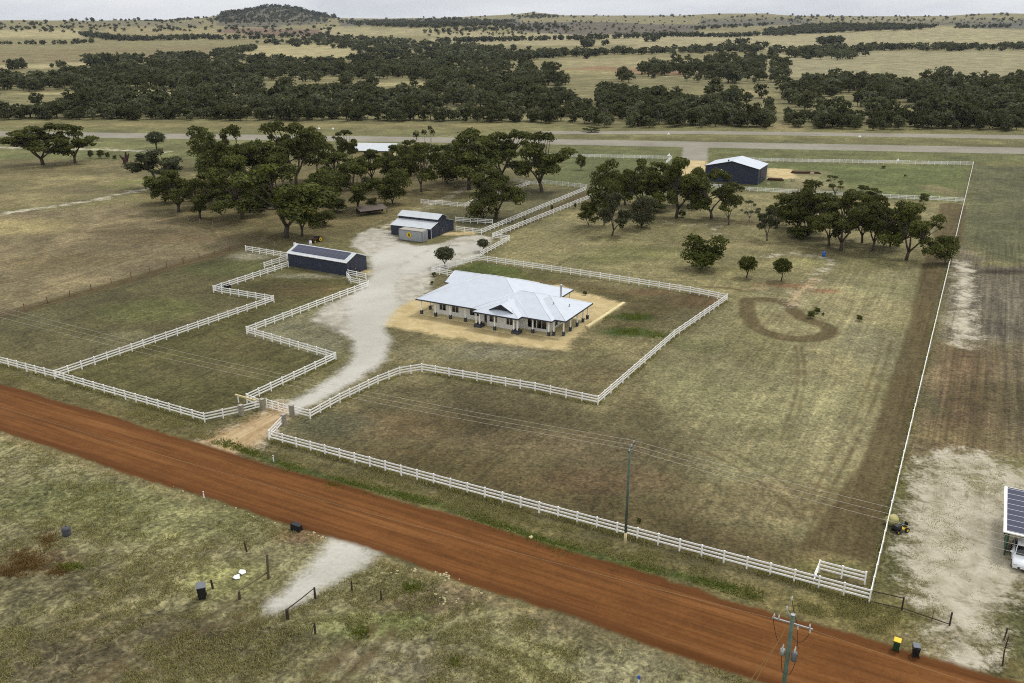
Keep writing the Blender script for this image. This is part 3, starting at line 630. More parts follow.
TREES=[ # base x, base y, crown width px, top y, variant, label
(43,164.5,62,125,'gum0','spreading flat-topped gum tree standing alone, left of two in the bare field'),
(75,163,46,125.5,'gum1','spreading gum tree with an open trunk, right of two in the bare field'),
(157,150,18,131.5,'ballg0','small round tree just beyond the pale track, left of the big tree cluster'),
(204,168,34,125.5,'tall0','tall layered gum with stacked leaf clumps at the left of the cluster'),
(157,188,56,150,'gumg0','bluish grey bushy tree at the left edge of the tree cluster'),
(178.5,212,52,170,'gum2','dark dense gum at the end of the wire fence by the brown field'),
(200,219,46,178,'gum3','low gum whose trunk stands right behind the wire fence corner'),
(237,196,58,126.5,'gum4','large dark gum with a high crown in the middle back of the cluster'),
(243,219,66,156,'gum0','large dark gum over bare soil in the middle of the cluster'),
(286,238,92,164,'gum1','big wide gum with dark forked trunks just behind the solar roofed shed'),
(302,236,50,186,'gum3','leaning gum with a bent dark trunk beside the big forked gum behind the shed'),
(296,186,58,121,'gum2','tall crowned gum at the back of the cluster with its top over the airstrip'),
(318,180,40,131,'tall1','narrow gum at the right of the tallest tree at the cluster back'),
(347,166,29,130.5,'gum3','small dark umbrella gum in front of the white hangar roof'),
(338,190,52,153,'gum4','bushy gum on the slope below the white hangar roof'),
(330,200,34,172,'tall0','slim gum with thin pale stems right of the big shed trees'),
(358,211,50,164,'gum0','gum with a rusty tinted crown standing over the low brown shelter'),
(393,204,34,168,'bush0','dark dense tree just right of the low brown shelter'),
(395,190,42,145,'gum1','gum with a bright crown left of the thin tall tree'),
(427,173,26,126,'sparse0','tall thin tree with sparse grey leaves rising above its neighbours'),
(421,192,44,143,'gum2','open gum with a visible stem beside the dirt track'),
(410,176,34,140,'gum3','broad gum behind the open gum, nearest the airstrip'),
(457,180,30,140,'tall1','slender gum at the left of the two big broad gums'),
(469,190,70,129,'gum4','big broad gum with a thick crown near the end of the dirt track'),
(503,181,58,131,'gum1','big gum behind and between the two broadest gums'),
(542,192,64,133,'gum0','large lone broad gum rising from the small fenced paddock'),
(496,219,54,169,'gum3','two-tier gum beside the white lane fence'),
(484,221,36,193,'bush1','low dark bush under the two-tier gum beside the white lane fence'),
(581,170,10,154.5,'bush2','tiny lone tree in the green field before the long white fence'),
(591,132,19,126.5,'gum2','small flat-topped tree beyond the airstrip'),
(604,226,38,160,'tall0','tall dark gum at the end of the fenced lane'),
(612,236,34,193,'gumg1','grey green gum with a slanting trunk nearest the yard fence side of the grove'),
(589,226,22,200,'bush2','small bushy gum at the left of the grove by the lane'),
(642,228,30,196,'bushg0','round grey bush at the front of the grove beyond the lane'),
(640,214,48,160,'gum1','dark gum behind the round grey bush'),
(676,218,56,158,'gum2','gum with rusty crown tips left of the tree before the navy hangar'),
(659,206,46,163,'gum4','high gum in the middle back of the grove'),
(711.5,219,52,170,'gum0','round-crowned gum standing in front of the navy hangar corner'),
(728.5,225,26,194,'sparse1','thin-leaved small tree with bare stems below the hangar'),
(749,222,22,200,'sparse0','small grey half-bare tree right of the thin-leaved tree below the hangar'),
(767,241,24,208,'gumg0','small dark grey tree standing forward at the left end of the right grove'),
(776,225,24,202,'gum3','small gum at the left back of the right grove'),
(808,235,62,181,'gum1','big dark gum at the left of the right grove'),
(798,230,44,190,'bush0','dense low gum filling the gap left of the biggest right grove gum'),
(841,251,56,192,'gum4','big gum on two trunks near the blue barrel'),
(829,246,44,200,'gum2','bushy gum close behind the two-trunk gum'),
(873,251,46,195,'gum3','open gum with leaning pale limbs in the right grove'),
(906,260,58,204,'gum0','dense gum with a forked dark base near the boundary fence'),
(945,263,24,236,'bush1','small dark tree touching the long boundary fence'),
(222,205,44,168,'gum1','mid green gum filling the middle of the left cluster'),
(262,212,48,165,'gum2','dense gum between the two biggest trunks of the left cluster'),
(214,188,36,142,'bush0','dark bushy tree behind the layered gum'),
(270,196,50,140,'gum5','tall gum behind the big forked gum'),
(318,218,40,178,'gum6','low gum at the right edge of the left cluster'),
(165,203,30,178,'bush1','low dark tree at the left flank of the cluster'),
(372,182,34,150,'gum2','gum between the white roofed hangar and the dirt track'),
(487,172,44,134,'gum3','gum closing the gap between the broad gums'),
(448,184,30,152,'bush0','dark bushy tree left of the broad gums'),
(625,205,40,170,'gum5','gum in the left back of the grove'),
(694,206,34,172,'bush2','dark bushy tree between the grove and the navy hangar'),
(862,243,40,196,'gum7','gum between the two-trunk gum and the leaning-limbed gum'),
(890,247,36,200,'bush0','dark bushy tree between the last two gums of the right grove'),
(835,197,24,176,'sparse1','half-bare grey tree behind the right grove'),
(862,204,30,186,'gum2','pale topped gum peeping over the right grove'),
(923,204,10,193,'bush2','tiny tree against the white cross fence'),
(702,269,42,235,'bushb0','bright green bushy tree standing alone on the pale grass'),
(746.5,278,18,256.5,'ball0','small ball-shaped tree on a short stem, left of the pair'),
(781,281,18,258.5,'ball0','small ball-shaped tree on a short stem, right of the pair'),
(445,267,20,247,'ballg0','round shrub beside the gravel drive and the house fence corner'),
(483,251.5,12,239,'ballg0','smaller round shrub by the end of the fenced lane'),
]
rt=np.random.default_rng(5);gi=[2]
for x,y,w,yt,key,lab in TREES:
    P,ww,hh=by_pixels(x,y,w,yt)
    if key[:-1]=='gum': key='gum%d'%gi[0];gi[0]=(gi[0]*5+3)%8
    kind='round_tree' if key.startswith(('ball',)) else 'bushy_tree' if key.startswith('bush') else 'gum_tree'
    plant(kind,key,P,ww*1.08,hh,rt.random()*6.28,lab,'tree',G1)
# shrubs of a few pixels
def shrub(x,y,w,yt,lab,key='bush2',cat='shrub',name='shrub'):
    P,ww,hh=by_pixels(x,y,w,yt);return plant(name,key,P,ww,hh,rt.random()*6,lab,cat)
for a in ((101,158.5,8,149.5,'brown low bush beside the bare field pair of gums'),(108,158.5,5,152,'thin brown bush right of the brown low bush'),(91,158.5,6,150,'thin shrub at the foot of the right gum of the field pair'),(115,160,5,155,'tiny shrub left of the dead stump'),
          (811,318,9,311,'low dark tussock shrub beside the curved dirt track'),(817,313.5,7,307.5,'smaller tussock shrub just behind the one by the curved track'),(859,321,7,315,'lone dark tussock shrub on the pale grass'),(823,315.5,3,313,'tiny tussock right of the pair of tussock shrubs'),
          (552,211,3,205,'small shrub inside the fenced lane, farther from the house'),(525,224.5,4,218,'small shrub inside the fenced lane, nearer the house'),(575,208,3,203,'little shrub against the lower lane fence'),(682,217,9,210.5,'dark low bush under the rusty tipped gum'),
          (434,276.5,5,272,'small weedy bush at the house fence corner'),(432,284.5,4,281,'tiny weedy bush near the house corner on the gravel'),(883.5,168.5,5,165.5,'dark lone bush in the green paddock'),(905,177,3,174.5,'tiny bush in the green paddock'),(655,212,22,203,'dark brushwood clump under the grove'),(800,238,30,226,'dark undergrowth clump beneath the right grove'),(335,212,26,198,'olive undergrowth clump left of the low brown shelter'),(325,226,22,210,'olive undergrowth clump behind the navy shed'),(372,206,14,198,'dark scrub behind the low brown shelter'),(639,523,5,518,'green weed clump at the white fence behind the power pole'),(585,295,5,291,'dark clump of weeds on the sand behind the house')):
    shrub(*a)
# ---------------------------------------------------------------- belt of woodland beyond the airstrip
for i in range(4): variant('wgum%d'%i,'gum' if i<3 else 'tall',120+i,1100,.05,M['leafD'] if i%2 else M['leafW'],M['barkpale'],1.2,5)
for i in range(5): variant('wbush%d'%i,'bush',130+i,1000,.055,M['leafD'] if i<3 else M['leafW'],M['barkdark'],1.,5)
def inpoly(x,y,poly):
    c=False;n=len(poly)
    for i in range(n):
        (x1,y1),(x2,y2)=poly[i],poly[(i+1)%n]
        if (y1>y)!=(y2>y) and x<(x2-x1)*(y-y1)/(y2-y1)+x1:c=not c
    return c
belts=[ # polygon of the ground it stands on (survey bearings), chance, (height range), variants
([(-120,82),(60,80),(115,72),(200,70),(330,73),(380,68),(450,64),(512,66),(560,72),(580,86),(560,100),(600,112),(600,124),(300,121),(-120,119)],.58,(5.5,9.8)),
([(600,100),(640,92),(700,95),(770,92),(850,84),(940,88),(1030,84),(1200,88),(1200,132),(1030,130),(900,128),(700,127),(600,124)],.72,(6,10.5)),
([(600,92),(640,70),(720,71),(800,78),(780,86),(640,80)],.17,(8,12)),
([(800,88),(850,80),(940,83),(1200,80),(1200,88),(940,90)],.42,(7,11)),
([(690,61),(760,58),(800,70),(720,74),(640,74)],.15,(8,12)),
]
clear=[(150,96,30,8),(60,95,18,5),(400,88,36,10),(270,100,16,4),(30,106,14,3),(460,112,12,4),(900,108,14,5),(860,96,20,4),(480,93,14,6),(575,78,14,9),(780,126,8,10),(560,92,20,6),(640,92,14,9),(755,93,24,6),(960,97,40,4),(690,98,12,5),(230,92,18,5),(320,90,20,5),(520,104,10,5),(440,104,12,4),(110,88,14,2.5),(350,100,12,3),(840,100,10,5),(500,78,18,4)]
cand=[]
rb_=np.random.default_rng(77)
for poly,p,hr in belts:
    y0=min(q[1] for q in poly);y1=max(q[1] for q in poly);x0=min(q[0] for q in poly);x1=max(q[0] for q in poly)
    d0,d1=g(512,y1)[1],g(512,y0)[1]
    A=0;Y=d0
    step=6.4
    while Y<d1:
        wx=(x1-x0)/F*(Y*cp+H*sp);n=int(wx/step)
        for i in range(n):
            X=(x0-512)/F*(Y*cp+H*sp)+(i+rb_.random())*step;yy=Y+rb_.normal()*2.2
            px,py=proj(X,yy,0)
            if not inpoly(px,py,poly):continue
            edge=py>y1-16 and poly[0][0]<0
            q=p*(1.15 if edge else .85)
            for cx_,cy_,rx,ry in clear:
                if ((px-cx_)/rx)**2+((py-cy_)/ry)**2<1:q*=.05
            if .5+.5*math.sin(X*.021+1.7)*math.sin(yy*.013+X*.006)<.40:q*=.22
            if rb_.random()<q:
                h=(hr[0]+(hr[1]-hr[0])*rb_.random()**1.3)*(1.28 if rb_.random()<.14 else 1.)*(.7 if rb_.random()<.2 else 1.)
                front=py>y1-14
                low=front and rb_.random()<.7
                cand.append((yy,X,h*(.72 if low else 1.05),('wbush%d'%rb_.integers(5)) if low or rb_.random()<.45 else 'wgum%d'%rb_.integers(4),low))
        Y+=step*.95
for (xa,ya),(xb,yb),sp_ in (((-60,118.5),(330,120.5),4.6),((330,120.5),(600,123.5),4.8),((600,127),(700,127.5),8.),((700,127.5),(1090,131),5.6)):
    (Xa,Ya),(Xb,Yb)=g(xa,ya),g(xb,yb)
    for row in range(2):
        n=int(math.hypot(Xb-Xa,Yb-Ya)/sp_)
        for i in range(n):
            if rb_.random()<.16: continue
            t_=(i+rb_.random())/n;X=Xa+(Xb-Xa)*t_;yy=Ya+(Yb-Ya)*t_+row*7+rb_.normal()*2.
            if abs(proj(X,yy,0)[0]-780)<9: continue
            cand.append((yy,X,3.6+3.2*rb_.random()+row*1.2,'wbush%d'%rb_.integers(5) if rb_.random()<.8 else 'wgum%d'%rb_.integers(4),True))
cand.sort()
inview=[c for c in cand if -15<proj(c[1],c[0],0)[0]<1039]
print('belt trees',len(cand),len(inview))
NI=238
solo=set(id(c) for c in inview[:NI])
for c in inview[:NI]:
    Y,X,h,key,low=c
    w=h*(1.05 if 'bush' in key else 1.15)*(.85+.35*rb_.random())
    plant('woodland_tree',key,(X,Y),w,h,rb_.random()*6.28,'rounded dark bush at the near edge of the woodland belt beyond the airstrip' if low else 'tall dark eucalypt in the front rows of the woodland belt beyond the airstrip','tree','rounded bushes edging the woodland belt' if low else 'tall trees in the front of the woodland belt')
# behind them the belt reads as one mass, and so do the lines and woods on the hills
class Mass:
    def __init__(s): s.V=[];s.F=[];s.T=[];s.P=[];s.n=0
    def add(s,var,X,Y,Z,w,h,rz,tn):
        v,f,t=var;c,si=math.cos(rz),math.sin(rz)
        q=np.empty_like(v);q[:,0]=(v[:,0]*c-v[:,1]*si)*w+X;q[:,1]=(v[:,0]*si+v[:,1]*c)*w+Y;q[:,2]=v[:,2]*h+Z
        s.P.append(np.full(len(v),max(0,rb_.random()*1.8-.75)))
        s.V.append(q);s.F.append(f+s.n);s.T.append(np.clip(t*.8+tn*.55-.15,0,1));s.n+=len(v)
    def obj(s,name,mat,label):
        o=link(name,npmesh(name,np.concatenate(s.V),np.concatenate(s.F),mat,{'leaf':np.concatenate(s.T),'pale_tone':np.concatenate(s.P)}));o['kind']='stuff';o['label']=label;return o
def lowvar(kind,seed,n,leaf):
    r=np.random.default_rng(seed);L=lobes_for(kind,r);v,f,t=leaf_cloud(r,L,n,leaf)
    # two crossed stems as narrow solid wedges
    sv=[];sf=[]
    for i in range(4):
        a=i*1.57;sv.append((.035*math.cos(a),.035*math.sin(a),-.05));
    for i in range(4):
        a=i*1.57;sv.append((.022*math.cos(a),.022*math.sin(a),.6))
    for i in range(4): sf.append((i,(i+1)%4,4+(i+1)%4,4+i))
    n0=len(v);v=np.concatenate([v,np.array(sv)]);f=np.concatenate([f,np.array(sf)+n0]);t=np.concatenate([t,np.full(8,.6)])
    return v,f,t
MV=[lowvar('gum',300+i,420,.07) for i in range(5)]+[lowvar('bush',310+i,360,.085) for i in range(3)]+[lowvar('tall',315+i,380,.075) for i in range(2)]
FV=[lowvar('gum',320+i,90,.15) for i in range(5)]+[lowvar('bush',330+i,90,.16) for i in range(5)]
ms=Mass()
for c in cand:
    if id(c) in solo: continue
    Y,X,h,key,low=c
    ms.add(MV[rb_.integers(10)],X,Y,float(height(X,Y)),h*1.15*(.8+.45*rb_.random()),h,rb_.random()*6.28,rb_.random())
ms.obj('woodland',M['leafD'],'dense dark woodland belt filling the plain beyond the airstrip')
# far lines and woods
fm=Mass()
def fline(pts,spacing,hr=(8,12),jit=8,keep=1.):
    q=[gt(*p) for p in pts]
    for (xa,ya),(xb,yb) in zip(q[:-1],q[1:]):
        L=math.hypot(xb-xa,yb-ya);n=max(1,int(L/spacing/.6))
        for i in range(n):
            if rb_.random()>keep:continue
            t=(i+rb_.random())/n;X=xa+(xb-xa)*t+rb_.normal()*jit;Y=ya+(yb-ya)*t+rb_.normal()*jit
            h=(hr[0]+(hr[1]-hr[0])*rb_.random())*.78
            fm.add(FV[rb_.integers(10)],X,Y,float(height(X,Y)),h*(.9+.5*rb_.random()),h,rb_.random()*6.28,rb_.random())
def fwood(poly,n,hr=(8,13)):
    x0=min(p[0] for p in poly);x1=max(p[0] for p in poly);y0=min(p[1] for p in poly);y1=max(p[1] for p in poly);k=0
    while k<n:
        x=x0+(x1-x0)*rb_.random();y=y0+(y1-y0)*rb_.random();
        if not inpoly(x,y,poly):
            k+=.3;continue
        X,Y=gt(x,y);h=(hr[0]+(hr[1]-hr[0])*rb_.random())*.68;k+=1
        X+=rb_.normal()*12;Y+=rb_.normal()*20
        fm.add(FV[rb_.integers(10)],X,Y,float(height(X,Y)),h*(1.1+.6*rb_.random()),h,rb_.random()*6.28,rb_.random())
fline([(-60,46),(60,44.5),(95,42)],11,(7,12),8,.7);fline([(85,35),(120,40),(160,40),(212,38)],6,(9,14),10)
fline([(120,41),(256,39),(330,37)],9,(8,13),10,.9);fline([(85,66),(92,66),(108,64),(122,64)],5,(10,16),6)
fwood([(122,66),(128,58),(200,56),(260,60),(330,62),(380,58),(450,55),(512,57),(512,63),(330,68),(200,66)],330,(8,13))
fwood([(256,44),(330,38),(360,38),(420,43),(480,47),(512,50),(512,58),(440,56),(380,55),(340,48),(300,47)],520,(8,13))
fline([(10,70),(16,69),(24,68)],5,(8,12),5);fline([(50,68),(66,66)],7,(5,8),4);fline([(215,56),(235,53),(252,50)],6,(8,12),5,.8)
fline([(430,33),(470,31),(512,31)],12,(9,14),12);fline([(440,43),(512,41),(560,40),(600,40.5)],7,(9,14),8);fline([(570,40),(640,38),(770,34),(830,32)],9,(10,15),10,.9)
fline([(585,47),(590,46)],3,(12,16),3);fline([(605,46),(608,46)],3,(12,15),3);fline([(645,42),(660,41)],8,(10,14),5)
fwood([(440,58),(512,56),(600,53.5),(690,51.5),(775,50),(775,51.2),(690,53.5),(600,56),(512,60),(440,62)],560,(9,14))
fwood([(768,53),(830,49),(900,48),(1024,47),(1200,46),(1200,49),(1024,50.5),(900,50.5),(850,52),(845,60),(815,60),(800,55)],620,(10,15))
fline([(818,44),(824,44),(840,43)],4,(12,17),4);fline([(730,45),(738,45),(750,44.5)],6,(11,15),4,.8);fline([(690,52),(720,50),(768,47.5)],14,(10,14),5,.7)
fwood([(205,22),(228,16),(245,12),(263,8),(290,8.5),(312,14.5),(328,19),(330,22.5),(230,23)],420,(10,16))
fwood([(340,22),(400,20.5),(460,20),(512,22),(480,26),(430,28),(360,26)],700,(10,16))
fwood([(440,27),(512,24),(570,26),(560,31),(500,30)],130,(9,14));fwood([(505,17.5),(545,15.5),(560,17.5),(540,19)],50,(12,18))
fwood([(768,31),(820,25.5),(900,26.5),(940,28),(860,31),(768,36)],900,(10,15));fwood([(690,28),(770,24),(768,26),(700,30)],110,(9,14))
fwood([(940,27),(1024,26),(1200,26),(1200,28),(1024,28),(950,28.5)],110,(9,14));fwood([(700,22),(800,18),(1024,19),(1024,21),(800,21.5),(700,24)],110,(9,14))
for a,b in ((-60,1100),):
    fwood([(a,24.5),(b,18.5),(b,24),(a,29)],420,(6,10))
fline([(x,float(np.interp(x,SKX,SKY))+1.) for x in range(-40,1100,20)],42,(9,15),60,.8)
fwood([(200,28),(340,27),(340,36),(230,36)],60,(8,12));fwood([(430,30),(700,25),(700,36),(430,36)],160,(6,9));fwood([(0,28),(120,27),(200,28),(200,33),(0,32)],80,(8,12))
fline([(222,16.5),(245,12.5),(262,8.8),(290,8.8),(312,14.5),(330,18.5)],11,(13,26),14)
fm.obj('distant_woods',M['leafS'],'dark tree lines and woods scattered over the far farmland and hills')
# ================================================================ BUILDINGS
def window(parent,x0,x1,y,z0,z1,axis='x',out=-1):
    """framed window in a wall facing -y (axis x) or +x (axis y)"""
    f=MB();t=.06;d=.05
    def put(m,a0,a1,b0,b1,p0,p1):
        if axis=='x': m.box(a0,a1,min(y+out*p0,y+out*p1),max(y+out*p0,y+out*p1),b0,b1)
        else: m.box(min(y-out*p0,y-out*p1),max(y-out*p0,y-out*p1),a0,a1,b0,b1)
    for a0,a1,b0,b1 in ((x0-t,x1+t,z1,z1+t),(x0-t,x1+t,z0-t,z0),(x0-t,x0,z0,z1),(x1,x1+t,z0,z1),((x0+x1)/2-.025,(x0+x1)/2+.025,z0,z1)): put(f,a0,a1,b0,b1,-.02,d)
    w=f.build('window',M['white'],parent)
    p=MB();put(p,x0,x1,z0,z1,-.02,.015);p.build('pane',M['glass'],w)
def hip(m,a0,a1,b0,b1,z,k,th=.16,gable=()):
    w,d=a1-a0,b1-b0
    if w>=d: h=d/2*k;r0=(a0+d/2 if 'w' not in gable else a0,(b0+b1)/2);r1=(a1-d/2 if 'e' not in gable else a1,(b0+b1)/2)
    else: h=w/2*k;r0=((a0+a1)/2,b0+w/2 if 's' not in gable else b0);r1=((a0+a1)/2,b1-w/2 if 'n' not in gable else b1)
    n=len(m.v);m.v+=[(a0,b0,z-th),(a1,b0,z-th),(a1,b1,z-th),(a0,b1,z-th),(a0,b0,z),(a1,b0,z),(a1,b1,z),(a0,b1,z),(*r0,z+h),(*r1,z+h)]
    e=[(3,2,1,0),(0,1,5,4),(1,2,6,5),(2,3,7,6),(3,0,4,7)]
    e+=[(4,5,9,8),(5,6,9),(6,7,8,9),(7,4,8)] if w>=d else [(5,6,9,8),(6,7,9),(7,4,8,9),(4,5,8)]
    m.f+=[tuple(n+i for i in q) for q in e]
    return [(a0,b0,z),(a1,b0,z),(a1,b1,z),(a0,b1,z)],(*r0,z+h),(*r1,z+h),w>=d
OH=(5.3,125.6)
hs=root('farm_house',OH,TH,'long white farmhouse with a pale hipped metal roof and a wraparound veranda on dark piers','house')
slab=MB().box(-22.9,2.45,-.4,10.2,0,.06).box(-11.5,-4.4,-1.8,-.4,0,.056).box(-23.8,-3.3,10.2,15.6,0,.058);slab.build('floor_slab',M['lime'],hs)
wl=MB().box(-21.2,-.4,1.3,9.4,.06,2.75).box(-10.4,-5.4,-.1,1.3,.06,2.74).box(-22.9,-5.2,9.4,14.6,.06,2.73);wl.build('wall',M['cream'],hs)
for x0,x1,z0,z1 in ((-20.0,-18.8,.8,2.2),(-17.6,-16.4,.8,2.2),(-14.3,-12.6,.8,2.2),(-3.9,-2.5,.5,2.3),(-2.3,-.7,.5,2.3)): window(hs,x0,x1,1.3,z0,z1)
for x0,x1 in ((-9.9,-8.6),(-6.9,-5.8)): window(hs,x0,x1,-.1,.8,2.2)
for y0,y1 in ((2.8,4.6),(5.4,7.2),(7.8,9.0)): window(hs,y0,y1,-.4,.4,2.3,'y')
dr=MB().box(-11.6,-10.7,1.23,1.298,.1,2.2);dr=dr.build('door',M['trim'],hs);MB().box(-10.85,-10.79,1.17,1.23,1.0,1.15).build('handle',M['galv'],dr)
rf=MB();K=.375;ridges=[]
VOL=[(-23.2,-2.9,-.7,15.9,2.72,K),(-12.6,1.1,-.75,10.7,2.725,K),(-7.,2.9,.35,10.55,2.715,K),(-11.7,-3.9,-2.1,6.5,2.73,K),(-24.2,-14.5,9.7,16.4,2.71,K,.16,'w'),(-15.6,-9.6,12.2,16.9,2.705,K)]
for v in VOL: ridges.append(hip(rf,*v))
rf=rf.build('roof',M['roof'],hs)
gb=MB();seen=[]
for v in VOL:
    a0,a1,b0,b1,z=v[:5]
    for x0,x1,y0,y1 in ((a0-.07,a1+.07,b0-.08,b0-.003),(a0-.07,a1+.07,b1+.003,b1+.08),(a0-.08,a0-.003,b0,b1),(a1+.003,a1+.08,b0,b1)): gb.box(x0,x1,y0,y1,z-.21,z-.02)
gb.build('gutter',M['trim'],rf)
rc=MB()
def caps(cor,r0,r1,wide):
    rc.tube([r0,r1],.07,5)
    (a,b,c,d)=cor
    for p,q in (((a,r0),(d,r0),(b,r1),(c,r1)) if wide else ((a,r0),(b,r0),(c,r1),(d,r1))): rc.tube([p,q],.06,5)
for i in (0,1,2,3,4,5): caps(*ridges[i])
rc.build('ridge_cap',M['carwhite'],rf,True)
# gablet over the porch: dark triangle under two white slopes
gx,gy0,gy1,gz=-7.3,-.85,2.7,3.22
gl=MB();hw,hh=1.8,.95
for s_ in (-1,1):
    n=len(gl.v);gl.v+=[(gx+s_*(hw+.25),gy0-.35,gz-.13),(gx,gy0-.35,gz+hh),(gx,gy1,gz+hh),(gx+s_*(hw+.25),gy1,gz-.13)]
    gl.v+=[(gx+s_*(hw+.25),gy0-.35,gz-.25),(gx,gy0-.35,gz+hh-.12),(gx,gy1,gz+hh-.12),(gx+s_*(hw+.25),gy1,gz-.25)]
    gl.f+=[tuple(n+i for i in q) for q in ((0,1,2,3),(7,6,5,4),(0,4,5,1),(1,5,6,2),(2,6,7,3),(3,7,4,0))]
gab=gl.build('gable',M['roof'],hs)
MB().prism([(gx-hw,gz-.2),(gx+hw,gz-.2),(gx,gz+hh-.13)],gy0,gy0+.1).build('gable_panel',M['trim'],gab)
bb=MB();bb.bar((gx-hw-.25,gy0-.37,gz-.17),(gx,gy0-.37,gz+hh-.03),.05,.2);bb.bar((gx+hw+.25,gy0-.37,gz-.17),(gx,gy0-.37,gz+hh-.03),.05,.2);bb.build('bargeboard',M['trim'],gab)
MB().tube([(-1.6,8.2,3.2),(-1.6,8.2,5.6)],.16,10).lathe([(.24,0),(.24,.1),(.05,.22)],10,(-1.6,8.2,5.62)).build('flue',M['galv'],hs)
MB().tube([(1.2,5.4,3.2),(1.2,5.4,3.75)],.09,8).build('roof_vent',M['galv'],hs)
MB().tube([(-.7,3.6,3.6),(-.7,3.6,4.3)],.07,8).build('roof_vent',M['galv'],hs)
cm=MB().box(-.085,.085,-.085,.085,.62,2.62).box(-.13,.13,-.13,.13,2.52,2.615).mesh('column',M['white']);pm=MB().box(-.18,.18,-.18,.18,.0,.60).box(-.21,.21,-.21,.21,.57,.63).mesh('pier',M['pier'])
COLS=[(-22.7,2.6),(-22.6,-.1),(-19.9,-.1),(-17.1,-.1),(-14.3,-.1),(-11.5,-1.5),(-10.9,-1.5),(-11.2,-.7),(-8.2,-1.55),(-4.9,-1.5),(-4.3,-1.5),(-4.6,-.7),(-2.4,0),(.3,0),(.9,.5),(2.25,1.1),(2.25,3.6),(2.25,6.1),(2.25,8.4),(2.25,10.2),(-22.8,5.2),(-22.8,8.4),(-3.3,15.5),(-3.3,13.3)]
for a,b in COLS:
    c=link('column',cm,hs);c.location=(a,b,.06);link('pier',pm,c)
for x0,x1,y0,y1 in ((-11.8,-10.6,-1.8,-.45),(-5.2,-4.0,-1.8,-.45)): MB().box(x0,x1,y0,y1,.07,.5).build('pier_base',M['pier'],hs)
# limestone retaining edge beside the house
p=[g(*q) for q in ((587,328),(604,317),(624,303.5))]
e=MB()
for (x0,y0),(x1,y1) in zip(p[:-1],p[1:]): e.bar((x0,y0,.12),(x1,y1,.12),.55,.34)
props(e.build('retaining_edge',M['lime']),'low cream limestone edge at the right end of the house sand','retaining wall')
# ---- shed with the solar roof
T1=R(-30);O1=g(288.9,265.9)
sh=root('solar_shed',O1,T1,'navy steel shed whose pale roof is covered by one long dark solar array','shed')
L1,W1,E1,K1=14.7,5.7,2.65,1.12
w=MB().box(0,L1,0,W1,0,E1);w.build('wall',M['navy'],sh)
MB().prism([(0,E1),(W1,E1),(W1/2,E1+K1)],0,L1)
def gable_y(m,x0,x1,y0,y1,z,h):
    """gable prism, ridge along x"""
    n=len(m.v)
    for x in (x0,x1): m.v+=[(x,y0,z),(x,y1,z),(x,(y0+y1)/2,z+h)]
    m.f+=[(n,n+2,n+1),(n+3,n+4,n+5),(n,n+1,n+4,n+3),(n,n+3,n+5,n+2),(n+1,n+2,n+5,n+4)];return m
gable_y(MB(),0.01,L1-.01,.01,W1-.01,E1-.02,K1-.02).build('gable_end',M['navy2'],sh)
def slope(m,x0,x1,y0,z0,y1,z1,t=.06):
    n=len(m.v)
    for dz in (0,-t): m.v+=[(x0,y0,z0+dz),(x1,y0,z0+dz),(x1,y1,z1+dz),(x0,y1,z1+dz)]
    m.f+=[tuple(n+i for i in q) for q in ((0,1,2,3),(7,6,5,4),(0,4,5,1),(1,5,6,2),(2,6,7,3),(3,7,4,0))];return m
r1=slope(slope(MB(),-.12,L1+.12,-.14,E1+.05,W1/2,E1+K1+.11),-.12,L1+.12,W1+.14,E1+.052,W1/2,E1+K1+.108).build('roof',M['shed_roof'],sh)
gt1=MB().box(-.12,L1+.12,-.25,-.145,E1-.1,E1+.04);gt1.build('gutter',M['white'],sh)
bm_=MB()
for x in (-.14,L1+.08):
    bm_.bar((x,-.14,E1),(x,W1/2,E1+K1+.05),.05,.16);bm_.bar((x,W1+.14,E1),(x,W1/2,E1+K1+.05),.05,.16)
bm_.build('bargeboard',M['white'],sh)
sl=(K1+.06)/(W1/2+.14)
pn=slope(MB(),.55,L1-.9,.45,E1+.05+.59*sl+.10,W1/2-.35,E1+.05+(W1/2-.21)*sl+.10,.05);pn.build('solar_array',M['solar_dark'],r1)
do=MB().box(L1+.003,L1+.06,.9,3.6,.0,2.35).build('roller_door',M['navy2'],sh);MB().box(L1+.06,L1+.09,2.1,2.4,.9,1.0).build('handle',M['galv'],do)
# ---- barn with raised nave
T2=R(-26);O2=g(391.4,234.4)
bn=root('barn',O2,T2,'navy steel barn with a raised middle roof and lower side roofs, pale roofing','barn')
LB=10.2
w=MB().box(0,LB,0,10.2,0,2.2);w.build('wall',M['navy'],bn)
nv=MB();nv.prism([(3.2,2.1),(7.0,2.1),(7.0,3.75),(5.1,4.5),(3.2,3.75)],0,LB)
for i,(x,y,z) in enumerate(nv.v): nv.v[i]=(y+.0,x,z)
nv.v=[(min(max(x,.004),LB-.004),y,z) for x,y,z in nv.v]
nv.build('nave_wall',M['navy2'],bn)
en=MB()
for x0,x1 in ((.003,.05),(LB-.05,LB+.003)):
    for ys in ((0.02,3.2),(10.18,7.0)):
        n=len(en.v)
        for x in (x0,x1): en.v+=[(x,ys[0],2.18),(x,ys[1],2.18),(x,ys[1],3.1)]
        en.f+=[(n,n+1,n+2),(n+3,n+5,n+4),(n,n+3,n+4,n+1),(n+1,n+4,n+5,n+2),(n+2,n+5,n+3,n)]
en.build('side_gable',M['navy2'],bn)
slope(MB(),-.15,LB+.15,-.2,2.24,3.22,3.16).build('lean_roof',M['shed_roof'],bn)
slope(MB(),-.15,LB+.15,10.4,2.24,6.98,3.16).build('lean_roof',M['shed_roof'],bn)
slope(slope(MB(),-.2,LB+.2,2.95,3.74,5.1,4.60),-.2,LB+.2,7.25,3.74,5.1,4.598).build('nave_roof',M['shed_roof'],bn)
